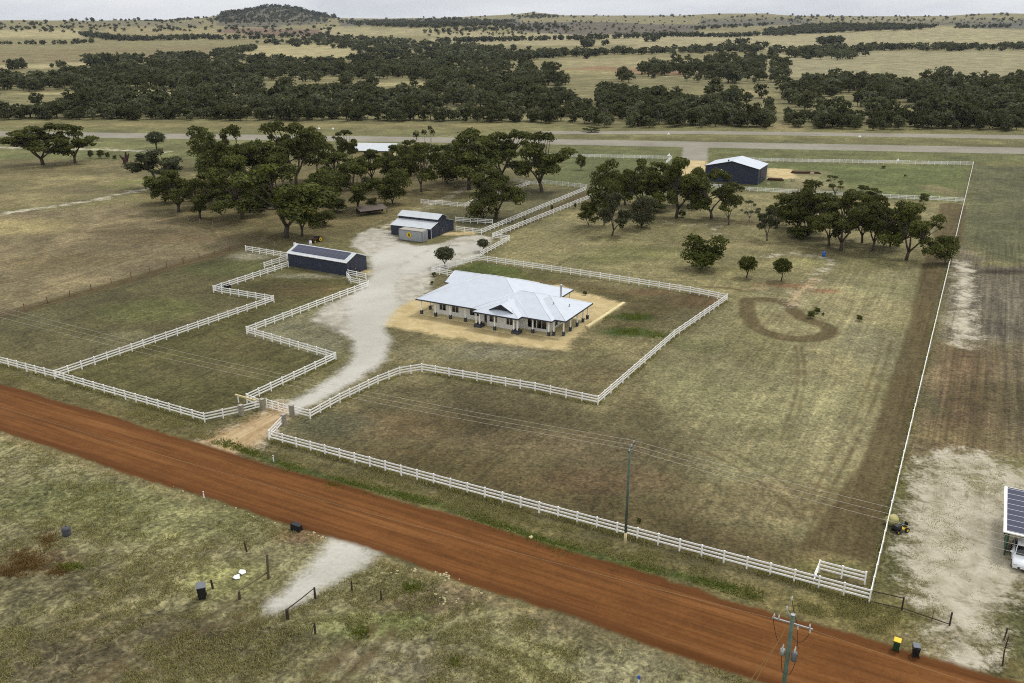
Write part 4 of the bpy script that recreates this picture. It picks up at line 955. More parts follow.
d=MB().box(LB+.005,LB+.06,3.7,6.5,0,2.9).build('sliding_door',M['navy2'],bn);MB().box(LB+.06,LB+.1,4.9,5.0,.9,1.3).build('handle',M['galv'],d)
dp=MB().tube([(LB+.08,.15,0),(LB+.08,.15,2.2)],.05,8).build('downpipe',M['white'],bn)
ap=MB().box(-2.2,0,0.3,2.6,0,.12);ap.build('concrete_step',M['cap'],bn)
# ---- container with a round yellow sign
OC=g(399,240);ct=root('storage_container',OC,R(-27),'grey steel storage container with a round yellow sign, beside the barn','container')
MB().box(0,6.0,0,2.3,.12,2.4).build('body',M['grey'],ct)
fm_=MB()
for x in (-.02,5.9):
    for y in (-.03,2.2): fm_.box(x,x+.12,y,y+.13,0.1,2.44)
for y in (-.035,2.2): fm_.box(.1,5.9,y,y+.13,.06,.22).box(.1,5.9,y,y+.13,2.31,2.44)
fm_.build('frame',M['greyplastic'],ct)
MB().box(.02,5.98,.02,2.28,2.4,2.46).build('top_sheet',M['cap'],ct)
sg=MB();sg.tube([(2.7,-.04,1.42),(2.7,-.075,1.42)],.6,24);sg=sg.build('round_sign',M['yellow'],ct)
mk=MB();mk.prism([(2.6,1.05),(2.86,1.05),(2.9,1.5),(2.78,1.86),(2.6,1.78),(2.5,1.45)],-.085,-.077);mk.build('sign_mark',M['black'],sg)
d=MB().box(6.0,6.03,.15,1.1,.25,2.25).box(6.0,6.03,1.2,2.15,.25,2.25).build('door',M['grey'],ct);b_=MB()
for y in (.4,.85,1.45,1.9): b_.tube([(6.06,y,.3),(6.06,y,2.2)],.025,6)
b_.build('lock_bar',M['galv'],d)
# ---- hangar by the airstrip
OG=g(757.3,185);hg=root('hangar',OG,R(-27.4),'large navy hangar with a low white gable roof beside the airstrip apron','hangar')
# local: front gable along -x, depth +y
WG,DG,EG,KG=15.6,11.8,4.5,1.75
MB().box(-WG,0,0,DG,0,EG).build('wall',M['navy'],hg)
gm=MB();n=0
for y in (.005,DG-.005): gm.v+=[(-WG+.01,y,EG-.02),(-.01,y,EG-.02),(-WG/2,y,EG+KG-.03)]
gm.f=[(0,1,2),(5,4,3),(0,3,4,1),(1,4,5,2),(2,5,3,0)];gm.build('gable_end',M['navy'],hg)
rfm=MB()
for s_,x0 in ((0,-WG-.25),(1,.25)):
    n=len(rfm.v)
    for dz in (0,-.09): rfm.v+=[(x0,-.25,EG+.04+dz),(-WG/2,-.25,EG+KG+.1+dz+.001*s_),(-WG/2,DG+.25,EG+KG+.1+dz+.001*s_),(x0,DG+.25,EG+.04+dz)]
    rfm.f+=[tuple(n+i for i in q) for q in ((0,1,2,3),(7,6,5,4),(0,4,5,1),(1,5,6,2),(2,6,7,3),(3,7,4,0))]
rfm.build('roof',M['roof'],hg)
bgm=MB();bgm.bar((-WG-.25,-.28,EG-.05),(-WG/2,-.28,EG+KG+.02),.06,.2);bgm.bar((.25,-.28,EG-.05),(-WG/2,-.28,EG+KG+.02),.06,.2);bgm.build('bargeboard',M['trim'],hg)
MB().box(.003,.08,3.0,9.0,0,3.9).build('sliding_door',M['navy2'],hg)
MB().tube([(-9.2,1.2,EG+KG-.4),(-9.2,1.2,EG+KG+.25)],.22,8).build('roof_vent',M['trim'],hg)
MB().box(-11.,-10.6,-.1,-.003,3.5,3.75).build('wall_lamp',M['white'],hg)
# ---- far hangar with a white roof behind the tree cluster
OF=g(353,158);fh=root('low_hangar',OF,R(-7),'low building with a wide white roof behind the left tree cluster','hangar')
MB().box(0,13,0,9,0,2.6).build('wall',M['lime'],fh)
slope(MB(),-.6,13.6,-.6,2.64,9.6,4.0,.12).build('roof',M['shed_roof'],fh);MB().box(-.6,13.6,-.75,-.62,2.4,2.62).build('gutter',M['trim'],fh)
MB().box(4,8,-.04,-.003,0,2.2).build('door',M['trim'],fh)
# ---- low brown shelter
OS=g(361,216.5);ls=root('lean_to_shelter',OS,R(33),'low open shelter with a rusty brown sloping roof under the trees','shelter')
slope(MB(),-.2,7.2,-.3,1.25,2.8,1.9,.07).build('roof',M['brownroof'],ls)
for x in (0,3.5,7.0):
    MB().box(x-.07,x+.07,0,.14,0,1.2).build('post',M['darkwood'],ls);MB().box(x-.07,x+.07,2.45,2.59,0,1.75).build('post',M['darkwood'],ls)
MB().box(0,7.0,2.6,2.66,.1,1.7).build('back_sheet',M['brownroof'],ls)
# ---- neighbour's carport with solar roof and white car
OP=(43.6,67.3);cpz=root('carport',OP,R(-28),'green-posted carport roofed with dark blue solar panels at the right edge','carport')
fr1=slope(MB(),-.15,7.0,-.2,2.62,8.4,2.86,.1).build('roof',M['white'],cpz)
slope(MB(),.12,6.8,.02,2.70,8.2,2.93,.05).build('solar_panels',M['solar'],fr1)
for x in (.35,6.4):
    for y in (.4,4.2,8.0): MB().box(x-.07,x+.07,y-.07,y+.07,0,2.56).build('post',M['bingreen'],cpz)
for x in (.35,6.4): MB().box(x-.05,x+.05,.0,8.3,2.35,2.52).build('beam',M['bingreen'],cpz)
MB().box(.3,.42,.5,3.2,.1,1.9).build('side_screen',M['bingreen'],cpz)
def car(loc,rz,label):
    c=root('parked_car',loc,rz,label,'car')
    # x across, y forward is -y
    b=MB();rings=[]
    for y,hw,z0,z1 in ((-2.22,.62,.36,.58),(-2.14,.80,.26,.74),(-1.7,.88,.22,.86),(-.9,.90,.22,.96),(.3,.90,.22,.98),(1.6,.89,.22,1.0),(2.1,.84,.28,.96),(2.2,.74,.36,.86)):
        rings.append([(-hw,y,z0),(hw,y,z0),(hw*1.0,y,z0+(z1-z0)*.62),(hw*.86,y,z1),(-hw*.86,y,z1),(-hw,y,z0+(z1-z0)*.62)])
    body=b.hull(rings).build('body',M['carwhite'],c,True)
    k=MB();k.hull([[(-.74,y,z0),(.74,y,z0),(hw,y2,z1),(-hw,y2,z1)] for y,z0,y2,z1,hw in ((-.95,.93,-.95,.95,.72),(-.25,.95,-.1,1.42,.60),(1.2,.95,1.1,1.46,.60),(2.0,.95,1.95,1.0,.70))]);k.build('cabin',M['glass'],c,True)
    MB().hull([[(-.58,y,z),(.58,y,z),(.58,y,z+.03),(-.58,y,z+.03)] for y,z in ((-.08,1.43),(.5,1.475),(1.1,1.465))]).build('roof_panel',M['carwhite'],c,True)
    for s_ in (-1,1):
        MB().bar((s_*.70,-.92,.96),(s_*.60,-.12,1.44),.06,.05).build('pillar',M['carwhite'],c)
        MB().box(s_*.66-.16,s_*.66+.16,-2.215,-2.1,.60,.73).build('headlight',M['porc'],c,False,.02)
        MB().box(s_*.98-.1,s_*.98+.1,-.75,-.6,.95,1.08).build('mirror',M['carwhite'],c,False,.02)
        for y in (-1.38,1.36):
            w_=MB().tube([(s_*.72,y,.31),(s_*.92,y,.31)],.31,18).build('wheel',M['rubber'],c);MB().tube([(s_*.9,y,.31),(s_*.935,y,.31)],.19,12).build('rim',M['galv'],w_)
    MB().box(-.45,.45,-2.25,-2.18,.34,.5).build('grille',M['black'],c);MB().box(-.26,.26,-2.275,-2.25,.40,.50).build('number_plate',M['cream'],c)
car((*fr(OP,1.75,.2,R(-28)),0),R(-28),'white car parked nose out under the solar carport')
# ================================================================ WHITE POST AND RAIL FENCES
FH=1.2
postm=MB().box(-.065,.065,-.065,.065,-.05,FH+.06).hull([[(-.08,-.08,FH+.06),(.08,-.08,FH+.06),(.08,.08,FH+.06),(-.08,.08,FH+.06)],[(-.01,-.01,FH+.12),(.01,-.01,FH+.12),(.01,.01,FH+.12),(-.01,.01,FH+.12)]]).mesh('post',M['white'])
def white_fence(pts,label,start=True,end=True,sp=2.0,cat='fence',name='rail_fence'):
    P=[p if isinstance(p,tuple) and len(p)==3 else (*g(*p),0) for p in pts]
    f=root(name,P[0],0,label,cat,'white post and rail fences')
    o=np.array(P[0]);posts=[]
    for (a,b) in zip(P[:-1],P[1:]):
        a=np.array(a)-o;b=np.array(b)-o;L=np.linalg.norm(b-a);n=max(1,round(L/sp))
        ang_=math.atan2(b[1]-a[1],b[0]-a[0])
        for i in range(n):
            posts.append((a+(b-a)*i/n,ang_))
        for z in (.42,.78,1.14):
            MB().bar((a[0],a[1],z),(b[0],b[1],z),.045,.15).build('rail',M['white'],f)
    posts.append((b,ang_))
    if not start:posts=posts[1:]
    if not end:posts=posts[:-1]
    posts=sorted(posts,key=lambda q:np.hypot(*(q[0]+o)[:2]))
    for p,a in posts[:98]:
        q=link('post',postm,f);q.location=tuple(p);q.rotation_euler=(rt.normal()*.012,rt.normal()*.012,a+rt.normal()*.03)
    if len(posts)>98:
        m=MB()
        for p,a in posts[98:]: m.box(-.065,.065,-.065,.065,-.05,FH+.1,a,tuple(p))
        q=m.build('post',M['white'],f);q['kind']='stuff'
    return f
FL0=fr(g(0,364.5),-14,0,R(-29))
white_fence([(*FL0,0),(0,364.5),(55,379),(205,422.5),(241.5,414.5),(262.3,409)],'white rail fence along the red road left of the gateway pillars',end=False)
white_fence([(55,378.8),(274,302.5),(213.7,292.5),(275,272),(288.5,267.5)],'zigzag white rail fence between the two left paddocks',start=False)
white_fence([(264.5,268.5),(287,261.5)],'short white rail fence stub left of the solar roofed shed')
white_fence([(262.3,409),(247.2,402.8),(336,360.5),(247,334.3),(369,287.5),(351,283.5),(347,278.5)],'stepped white rail fence along the left side of the gravel drive',start=False)
white_fence([(366,279.8),(348,276)],'tiny white rail fence at the front right corner of the solar roofed shed')
white_fence([(246,251.5),(288,258.6)],'white rail fence along the far end of the left paddock')
white_fence([(292.3,415),(310.5,419.3),(340,402.7),(378,384.2),(400,375.6),(422,372),(535,391.5),(598,405),(674,338),(727,301),(690,293.5),(600,279),(479,261),(432,273.4),(455,277.6)],'white rail fence enclosing the farmhouse yard',start=False)
white_fence([(284.2,424.2),(269.2,440),(869,602.3)],'long white rail fence along the red road right of the gateway',start=False)
B0=g(869,602.3);B1=g(973,165.5)
white_fence([(*B0,0),(*B1,0)],'very long straight white rail fence along the right boundary',start=False)
white_fence([(813,585),(818.5,572.5),(864.5,584.5)],'small white rail fence stub just inside the front right corner',start=False)
white_fence([(973,165.5),(765,161.9),(742,160.8)],'white rail fence along the airstrip behind the navy hangar',start=False)
white_fence([(963.6,202.5),(882,198.6),(773,192.8),(741.5,190.9),(700,187)],'white rail cross fence in front of the navy hangar',start=False)
white_fence([(669.5,159.5),(572,157.4),(530,156.4)],'white rail fence along the airstrip left of the sandy apron')
white_fence([(672,159),(666,164.5)],'short white gate panel at the end of the airstrip fence','', )
white_fence([(514,181.5),(529.5,185.3),(545,184.4),(586.5,188.6)],'white rail fence passing behind the large lone broad gum')
white_fence([(421,203.8),(465,207.8),(479,201.5),(506,193.8),(529.5,185.3)],'white rail fence of the small paddock behind the barn',end=False)
white_fence([(456,231.5),(481.5,234.4),(585.5,191)],'white rail fence on the far side of the lane',)
white_fence([(455.8,222.2),(492.5,224.5)],'white rail fence between barn and two-tier gum')
white_fence([(479.8,257.4),(509.5,241.2),(492.5,238.6),(593,198)],'white rail fence on the near side of the lane, hooked at its end',start=False)
# ---- gateway: four stone pillars, two white gates and a slide beam
for x,y,lab in ((241.7,415.5,'stone gate pillar farthest left, standing apart from the gate'),(262.8,409.3,'stone gate pillar at the left end of the white gate'),(292.3,415.6,'stone gate pillar at the right end of the white gate'),(284.2,425,'stone gate pillar nearest the red road, right of the entrance')):
    gp=root('gate_pillar',g(x,y),TH,lab,'gate pillar','stone pillars of the gateway')
    MB().box(-.23,.23,-.23,.23,-.03,1.34).build('shaft',M['stone'],gp,False,.015);MB().box(-.27,.27,-.27,.27,1.34,1.42).build('capstone',M['cap'],gp,False,.015)
def gate(p,q,label,h=1.25,nr=4):
    p=(*g(*p),0);q=(*g(*q),0);o=np.array(p);gt_=root('farm_gate',p,0,label,'gate','white gates of the gateway');b=np.array(q)-o
    for i in range(nr):
        z=.22+i*(h-.25)/(nr-1);MB().bar((0,0,z),(b[0],b[1],z),.04,.09).build('rail',M['white'],gt_)
    for t in (.01,.5,.99): MB().bar((b[0]*t,b[1]*t,.12),(b[0]*t,b[1]*t,h+.08),.09,.09).build('stile',M['white'],gt_)
gate((267,408.4),(278.5,411.8),'left leaf of the white gate across the gravel drive');gate((279,412),(289.5,415.),'right leaf of the white gate across the gravel drive')
bx=root('slide_gate_beam',g(246.5,401),0,'pale horizontal beam sticking out left of the gate pillars','gate beam')
q0=np.array((*g(236,402.),0));q1=np.array((*g(258,408.4),0));o_=np.array((*g(246.5,401),0))
MB().bar(q0-o_+[0,0,1.0],q1-o_+[0,0,1.0],.16,.2).build('beam',M['lime'],bx)
for t in (.12,.9): 
    p_=q0+(q1-q0)*t-o_;MB().box(p_[0]-.06,p_[0]+.06,p_[1]-.06,p_[1]+.06,0,.9).build('post',M['white'],bx)
# ---- wire fences
def wire_fence(pts,label,postmat,sp=4.,h=1.1,r=.05,nw=4,wire=.008,wm=None,irregular=.0):
    P=[np.array((*g(*p),0)) for p in pts];o=P[0];f=root('wire_fence',tuple(o),0,label,'fence','wire fences')
    pm_=MB().tube([(0,0,-.05),(0,0,h)],r,7).mesh('post',postmat)
    for a,b in zip(P[:-1],P[1:]):
        L=np.linalg.norm(b-a);n=max(1,round(L/sp))
        for i in range(n+1):
            if i==n and b is not P[-1]:continue
            q=link('post',pm_,f);q.location=tuple(a+(b-a)*i/n-o);q.rotation_euler=(rt.normal()*.03,rt.normal()*.03,0);q.scale.z=1+rt.normal()*.06+irregular*rt.random()
    m=MB()
    for k in range(nw):
        z=.22+k*(h-.28)/max(nw-1,1);m.tube([tuple(p-o+[0,0,z]) for p in P],wire,4)
    m.build('wire',wm or M['fencewire'],f)
wire_fence([(-60,336),(0,317.5),(70,296.5),(150,272.5),(244,246.5)],'rusty wire fence between the left paddock and the bare brown field',M['rustwood'],4.3,1.15,.06,4,.012)
wire_fence([(112,202),(125,204.5),(200,223.5),(227,230),(275,247)],'pale posted wire fence under the tree cluster by the brown field',M['greypost'],5.2,1.1,.055,3,.02)
# dark pipe fence by the right corner
pf=root('pipe_fence',g(871.5,603),0,'dark rusty pipe rail fence right of the white corner post','fence')
o_=np.array((*g(871.5,603),0));pp=[np.array((*g(*q),0))-o_ for q in ((871.5,603),(901.7,610),(949.5,625.5))]
MB().bar(pp[0]+[0,0,1.15],pp[1]+[0,0,1.15],.07,.07).build('top_rail',M['darkwood'],pf);MB().bar(pp[0]+[0,0,.15],pp[1]+[0,0,.15],.06,.06).build('bottom_rail',M['darkwood'],pf)
MB().bar(pp[1]+[0,0,.2],pp[2]+[0,0,.12],.06,.06).build('bottom_rail',M['darkwood'],pf)
for p_ in pp[1:]: MB().tube([p_-[0,0,.05],p_+[0,0,1.25]],.07,8).build('post',M['darkwood'],pf)
p_=pp[1]*.36+pp[2]*.64;MB().tube([p_,p_+[0,0,1.1]],.03,6).build('stay',M['rustwood'],pf)
w_=MB()
for k in range(5): w_.tube([pp[1]+[0,0,.35+.17*k],pp[2]+[0,0,.35+.17*k]],.007,4)
w_.build('wire',M['fencewire'],pf)
# ================================================================ POWER POLES AND LINES
p1=g(625,545)
pl=root('power_pole',p1,TH,'slim green power pole with a pale foot behind the front fence','power pole')
MB().tube([(0,0,1.35),(0,0,10.0)],[.13,.10],12).build('pole',M['poleg'],pl,True);MB().tube([(0,0,-.1),(0,0,1.352)],[.145,.132],12).build('pole_foot',M['lime'],pl,True)
MB().bar((-.05,-.2,9.55),(.05,1.05,9.95),.09,.1).build('crossarm',M['trim'],pl)
for y,z in ((.95,9.93),(.45,9.75),(-.15,9.6)): MB().lathe([(.03,0),(.055,.05),(.07,.1),(.04,.14),(.06,.18),(.02,.26)],10,(0,y,z)).build('insulator',M['porc'],pl,True)
p2=g(793,615,10.)
pk=root('power_pole',p2,TH,'dark green transformer pole with a grey crossarm in the red road foreground','power pole')
MB().tube([(0,0,-.1),(0,0,10.)],[.165,.13],12).build('pole',M['poleg'],pk,True);MB().tube([(0,0,10.),(0,0,10.05)],.145,12).build('pole_cap',M['galv'],pk)
ca=MB().bar((-1.25,.24,9.2),(1.25,.24,9.2),.075,.085);ca=ca.build('crossarm',M['galv'],pk)
for x in (-1.15,-.85,1.05): MB().lathe([(.03,0),(.06,.05),(.045,.1),(.065,.15),(.045,.2),(.02,.3)],10,(x,.24,9.25)).build('insulator',M['porc'],ca,True)
for x in (.35,1.1): MB().lathe([(.03,0),(.07,-.06),(.05,-.12),(.07,-.2),(.03,-.34)],10,(x,.24,9.16)).build('hanging_insulator',M['porc'],ca,True)
br=MB().bar((-.1,.05,9.7),(-.42,.1,10.2),.06,.06).bar((-.42,.1,10.2),(-.2,.1,11.0),.05,.05);br=br.build('top_bracket',M['galv'],pk)
for x,z in ((-.42,10.15),(-.2,10.95)): MB().lathe([(.03,0),(.07,.06),(.05,.12),(.07,.2),(.02,.32)],10,(x,.1,z)).build('insulator',M['porc'],br,True)
tr=MB().lathe([(.02,6.65),(.19,6.7),(.19,7.25),(.16,7.35),(.02,7.37)],16,(.40,-.05,0)).build('transformer',M['greyplastic'],pk,True)
for y in (-.14,.1): MB().lathe([(.03,0),(.06,.06),(.04,.12),(.06,.18),(.02,.36)],8,(.40,y,7.33)).build('bushing',M['porc'],tr,True)
t2=MB().lathe([(.02,6.8),(.16,6.84),(.16,7.25),(.02,7.3)],14,(-.34,.02,0)).build('switch_box',M['galv'],pk,True)
for y in (-.1,.1): MB().lathe([(.03,0),(.05,.06),(.035,.12),(.05,.18),(.02,.3)],8,(-.34,y,7.28)).build('bushing',M['porc'],t2,True)
lp=MB()
def arc(m,a,b,sag,r=.018,n=9):
    a=np.array(a,float);b=np.array(b,float);m.tube([tuple(a+(b-a)*t+np.array([0,0,-4*sag*t*(1-t)])) for t in np.linspace(0,1,n)],r,4)
arc(lp,(-1.2,.24,9.2),(-.45,.0,7.6),.5);arc(lp,(1.1,.24,8.85),(.1,.2,8.3),.6);arc(lp,(.35,.24,8.8),(.6,-.05,7.7),.3);arc(lp,(-.42,.0,7.2),(-.1,-.15,5.6),.5);arc(lp,(.6,-.05,7.2),(.12,-.15,5.6),.6);arc(lp,(-.2,.1,11.1),(.3,.24,9.3),.2)
lp.build('jumper_cable',M['black'],pk)
# line 1: three conductors parallel to the road over the paddocks
def span(name,pa,pb,sag,label,r=.013,mat=None,grp='overhead wires'):
    a=np.array(pa,float);b=np.array(pb,float);m=MB()
    m.tube([tuple((b-a)*t+np.array([0,0,-4*sag*t*(1-t)])) for t in np.linspace(0,1,25)],r,4)
    o=m.build(name,mat or M['wire']);o.location=tuple(a);return props(o,label,'wire',grp)
for i,(y,z) in enumerate(((.95,10.17),(.45,9.98),(-.15,9.84))):
    A=(*fr(p1,0,y),z)
    span('overhead_wire',(*fr(p1,-118,y*2.2),z-.6),A,1.6,('farthest','middle','nearest')[i]+' of three thin power wires over the paddocks left of the green pole')
    span('overhead_wire',A,(*fr(p1,64,y*2.2),z-.2),1.1,('farthest','middle','nearest')[i]+' of three thin power wires right of the green pole')
# line 2: one low cable along the road through the transformer pole, and its stays
span('overhead_wire',(*fr(p2,-120,.3),7.6),(*fr(p2,0,.24),9.2),1.2,'single pale wire over the red road left of the transformer pole',.011,M['wire_dark'])
span('overhead_wire',(*fr(p2,0,.24),9.2),(*fr(p2,60,.0),8.6),.6,'single pale wire over the red road right of the transformer pole',.011,M['wire_dark'])
for dx,lab in ((-.35,'left orange-brown stay cable of the transformer pole'),(-.05,'right orange-brown stay cable of the transformer pole')):
    span('stay_cable',(*fr(p2,-.3+dx*.4,.2),8.9+dx*2),(*fr(p2,-3.2+dx*3,-3.4),.1),0.,lab,.03,M['cable'],'stay cables')
# ================================================================ SMALL THINGS
def wheelie(loc,rz,body,lid,label,tilt=None,openlid=False):
    b=root('wheelie_bin',loc,rz,label,'bin')
    m=MB();m.hull([[(-w,-d,z),(w,-d,z),(w,d,z),(-w,d,z)] for w,d,z in ((.22,.24,.05),(.24,.27,.3),(.29,.34,.96),(.31,.36,.97),(.31,.36,1.02))]);m.build('body',body,b,False,.012)
    l=MB();l.hull([[(-.31,-.39,z),(.31,-.39,z),(.31,.37,z+.03),(-.31,.37,z+.03)] if z<1.06 else [(-.25,-.3,z+.03),(.25,-.3,z+.03),(.25,.3,z+.05),(-.25,.3,z+.05)] for z in (1.02,1.055,1.065)])
    lo=l.build('lid',lid,b,False,.008)
    if openlid: lo.location=(0,.74,.98);lo.rotation_euler=(R(-172),0,0);lo.location=(0,.75,2.0)
    MB().tube([(-.27,.42,.98),(.27,.42,.98)],.025,8).build('handle',body,b)
    for s_ in (-1,1): MB().tube([(s_*.23,.3,.1),(s_*.29,.3,.1)],.1,14).build('wheel',M['rubber'],b)
    if tilt: b.rotation_euler=tilt
    return b
wheelie((*g(896.,649.5),0),R(150),M['bingreen'],M['binyellow'],'green wheelie bin with a yellow lid at the edge of the red road').scale=(.84,.84,.84)
wheelie((*g(915,655.5),0),R(165),M['binblack'],M['greyplastic'],'black wheelie bin with a grey lid right of the yellow-lidded bin').scale=(.88,.88,.88)
wheelie((*g(202.5,598),0),R(20),M['binblack'],M['greyplastic'],'black wheelie bin standing in the near grass by the broken fence').scale=(1.25,1.2,1.2)
fb=wheelie((*g(292.5,530.5),.36),0,M['binblack'],M['binblack'],'black wheelie bin lying on its side with its lid open by the red road')
fb.rotation_euler=(R(-90),0,R(64));fb.location=(*g(301.5,531.5),.36)
for ch in fb.children:
    if ch.name.startswith('lid'): ch.rotation_euler=(R(80),0,0);ch.location=(0,-.9,1.25) if False else (0,1.35,.75)
dm=root('drum',g(67,535),0,'dark grey dome-topped drum standing in the near grass','drum')
MB().lathe([(.36,-.03),(.38,.03),(.38,.5),(.37,.52),(.38,.54),(.38,.66),(.33,.80),(.2,.88),(.02,.9)],22).build('body',M['tank'],dm,True);MB().lathe([(.07,0),(.07,.05),(.02,.06)],10,(0,.05,.88)).build('cap',M['black'],dm)
def stake(x,y,h,r,mat,label,cat='post',name='post',lean=(0,0),k=8):
    m=MB();m.tube([(0,0,-.05),(lean[0]*.5,lean[1]*.5,h*.5),(lean[0],lean[1],h)],[r*1.05,r,r*.92],k)
    o=m.build(name,mat);o.location=(*g(x,y),0);o.rotation_euler.z=.3;return props(o,label,cat)
stake(83.5,539.6,.62,.025,M['rustwood'],'thin bare stake right of the dark grey drum','stake','stake')
stake(246.8,551.8,1.0,.08,M['darkwood'],'dark leaning post at the far end of the broken fence',lean=(-.12,.05))
stake(268.5,579,2.3,.11,M['wood'],'tall weathered strainer post left of the pale crossover',lean=(.1,.25))
stake(239.8,599.,.75,.12,M['wood'],'short thick post at the corner of the broken fence')
stake(213,588.5,.85,.09,M['darkwood'],'dark post right of the standing black bin',lean=(-.08,.02))
stake(287.8,619.3,.95,.13,M['darkwood'],'thick weathered post right of the muddy wheel tracks')
stake(315.3,598.8,1.1,.09,M['darkwood'],'dark post at the right edge of the pale crossover')
stake(315.4,634,1.05,.08,M['darkwood'],'near dark post below the pale crossover, with a stick leaning on it')
stake(352,590.8,1.0,.07,M['darkwood'],'left dark post of the wire fence below the red road')
stake(381.3,599.8,.95,.07,M['darkwood'],'right dark post of the wire fence below the red road')
stake(139,566.,.5,.02,M['wood'],'tiny pale stake in the near grass','stake','stake')
def logbar(a,za,b,zb,r,label,name='fence_rail',mat='wood'):
    A=np.array((*g(*a),za));B=np.array((*g(*b),zb));m=MB();m.tube([(0,0,0),tuple((B-A)*.5+np.array([0,0,-.03])),tuple(B-A)],[r,r*.9,r*.8],8)
    o=m.build(name,M[mat]);o.location=tuple(A);return props(o,label,'log')
logbar((268.4,577.5),.55,(239.8,598),.72,.06,'slanting brace log from the tall strainer post to the corner post')
logbar((287.8,619.2),.93,(315.3,598.7),1.05,.05,'grey rail log between the two posts right of the crossover','fence_rail','darkwood')
logbar((311.5,634.5),.02,(315.0,633.6),.95,.035,'thin stick leaning on the near dark post','stick')
ww=MB();A=np.array((*g(352,590.8),.8));B=np.array((*g(381.3,599.8),.78));ww.tube([(0,0,0),tuple((B-A)*.5+np.array([0,0,-.08])),tuple(B-A)],.012,4);o=ww.build('fence_wire',M['darkwood']);o.location=tuple(A);props(o,'sagging wire between the two dark posts below the red road','wire')
ww=MB();A=np.array((*g(213,588.5),.7));B=np.array((*g(239.8,599),.62));ww.tube([(0,0,0),tuple((B-A)*.5+np.array([0,0,-.1])),tuple(B-A)],.012,4);o=ww.build('fence_wire',M['darkwood']);o.location=tuple(A);props(o,'sagging wire from the dark post to the corner post near the black bin','wire')
def sheet(pts,label,z=.07):
    P=[g(*p) for p in pts];c=np.mean(P,0);m=MB();r_=[(p[0]-c[0],p[1]-c[1]) for p in P]
    m.hull([[(x,y,z+.03*math.sin(i*2.1)) for i,(x,y) in enumerate(r_)],[(x,y,z+.05+.03*math.sin(i*2.1)) for i,(x,y) in enumerate(r_)]])
    o=m.build('white_board',M['sign']);o.location=(*c,0);return props(o,label,'board')
sheet([(240.5,570.5),(245.5,571.2),(246.2,573.5),(242,575.5),(238.5,573.5)],'white broken board lying in the near grass, upper piece')
sheet([(234.5,576.5),(239.5,575.2),(240.,579.2),(235.8,580.2),(232.8,579.)],'white broken board lying in the near grass, lower piece')
for x,y,h,lab in ((204,498,.75,'small white marker post on the near edge of the red road'),(273.6,461.5,.75,'small white marker post between the red road and the gateway fence')):
    mp=root('marker_post',g(x,y),TH,lab,'marker post');MB().box(-.07,.07,-.03,.03,-.05,h).build('post',M['white'],mp,False,.01);MB().box(-.045,.045,-.04,-.031,h-.2,h-.08).build('reflector',M['red'],mp)
mp=root('marker_stake',g(638.5,684),TH,'blue-topped white stake at the bottom edge of the grass','stake');MB().box(-.05,.05,-.03,.03,-.05,.45).build('post',M['white'],mp);MB().box(-.08,.08,-.045,.045,.45,.75).build('flag',M['blue'],mp)
# cream limestone lumps along the road edge
rk=np.random.default_rng(9)
def rockmesh(seed):
    import bmesh
    r=np.random.default_rng(seed);bm=bmesh.new();bmesh.ops.create_icosphere(bm,subdivisions=2,radius=1.)
    for v in bm.verts:
        q=1+.22*math.sin(v.co.x*3.1+seed)+.18*math.sin(v.co.y*4.3+seed*2)+.12*r.normal();v.co*=max(.6,q);v.co.z*=.68
    m=bpy.data.meshes.new('rock');bm.to_mesh(m);bm.free();m.materials.append(M['rock']);return m
RM=[rockmesh(i) for i in range(5)]
SP=[]
for cx,cy,sx,sy,n in ((445,576,12,4,26),(446,597,11,8,16),(480,591,12,4,9),(413,570,8,2.5,7),(322,537,6,1.5,5),(395,573,8,2,4)):
    for _ in range(n):
        u,v=rk.normal()*.5,rk.normal()*.5;SP.append((cx+u*sx,cy+v*sy+u*sx*.22,.03+.085*rk.random()))
for t in np.linspace(.02,1,16): SP.append((170+t*160+rk.normal()*2,480+t*56.5+6+rk.normal(),.04+.05*rk.random()))
for x,y,s_ in SP:
    o=link('rock',RM[rk.integers(5)]);o.location=(*g(x,y),s_*.25);o.scale=(s_*1.25,s_*1.1,s_);o.rotation_euler=(rk.normal()*.2,rk.normal()*.2,rk.random()*6);props(o,'cream rock among the stones strewn along the near edge of the red road','rock','cream rocks by the red road')
o=link('rock',RM[0]);o.location=(*g(530.7,538),.08);o.scale=(.2,.18,.18);props(o,'single pale stone on the far verge of the red road','rock')
# machine and straw bale by the right boundary
hb=root('straw_bale',g(891,524),R(30),'round yellow straw bale against the right boundary fence','straw bale')
MB().tube([(-.42,0,.44),(.42,0,.44)],.48,26).build('bale',M['straw'],hb,True)
mw=root('ride_on_mower',g(900.,531),R(20),'small black and yellow ride-on machine beside the straw bale','mower')
mw.scale=(.82,.82,.82)
MB().hull([[(-.85,-y,z),(-.1,-y,z),(-.1,y,z),(-.85,y,z)] for y,z in ((.32,.35),(.34,.7),(.26,.85))]).build('hood',M['black'],mw,False,.03)
MB().box(-.1,.75,-.4,.4,.35,.52).build('deck',M['yellow'],mw,False,.03);MB().box(-.6,-.2,-.62,.62,.12,.3).build('cutter',M['black'],mw,False,.03)
MB().box(.3,.75,-.26,.26,.52,.64).box(.68,.8,-.26,.26,.6,1.05).build('seat',M['black'],mw,False,.04)
MB().tube([(-.05,0,.7),(.12,0,1.0)],.03,8).lathe([(.17,0),(.2,.015),(.17,.03)],16,(.13,0,1.0)).build('steering_wheel',M['black'],mw)
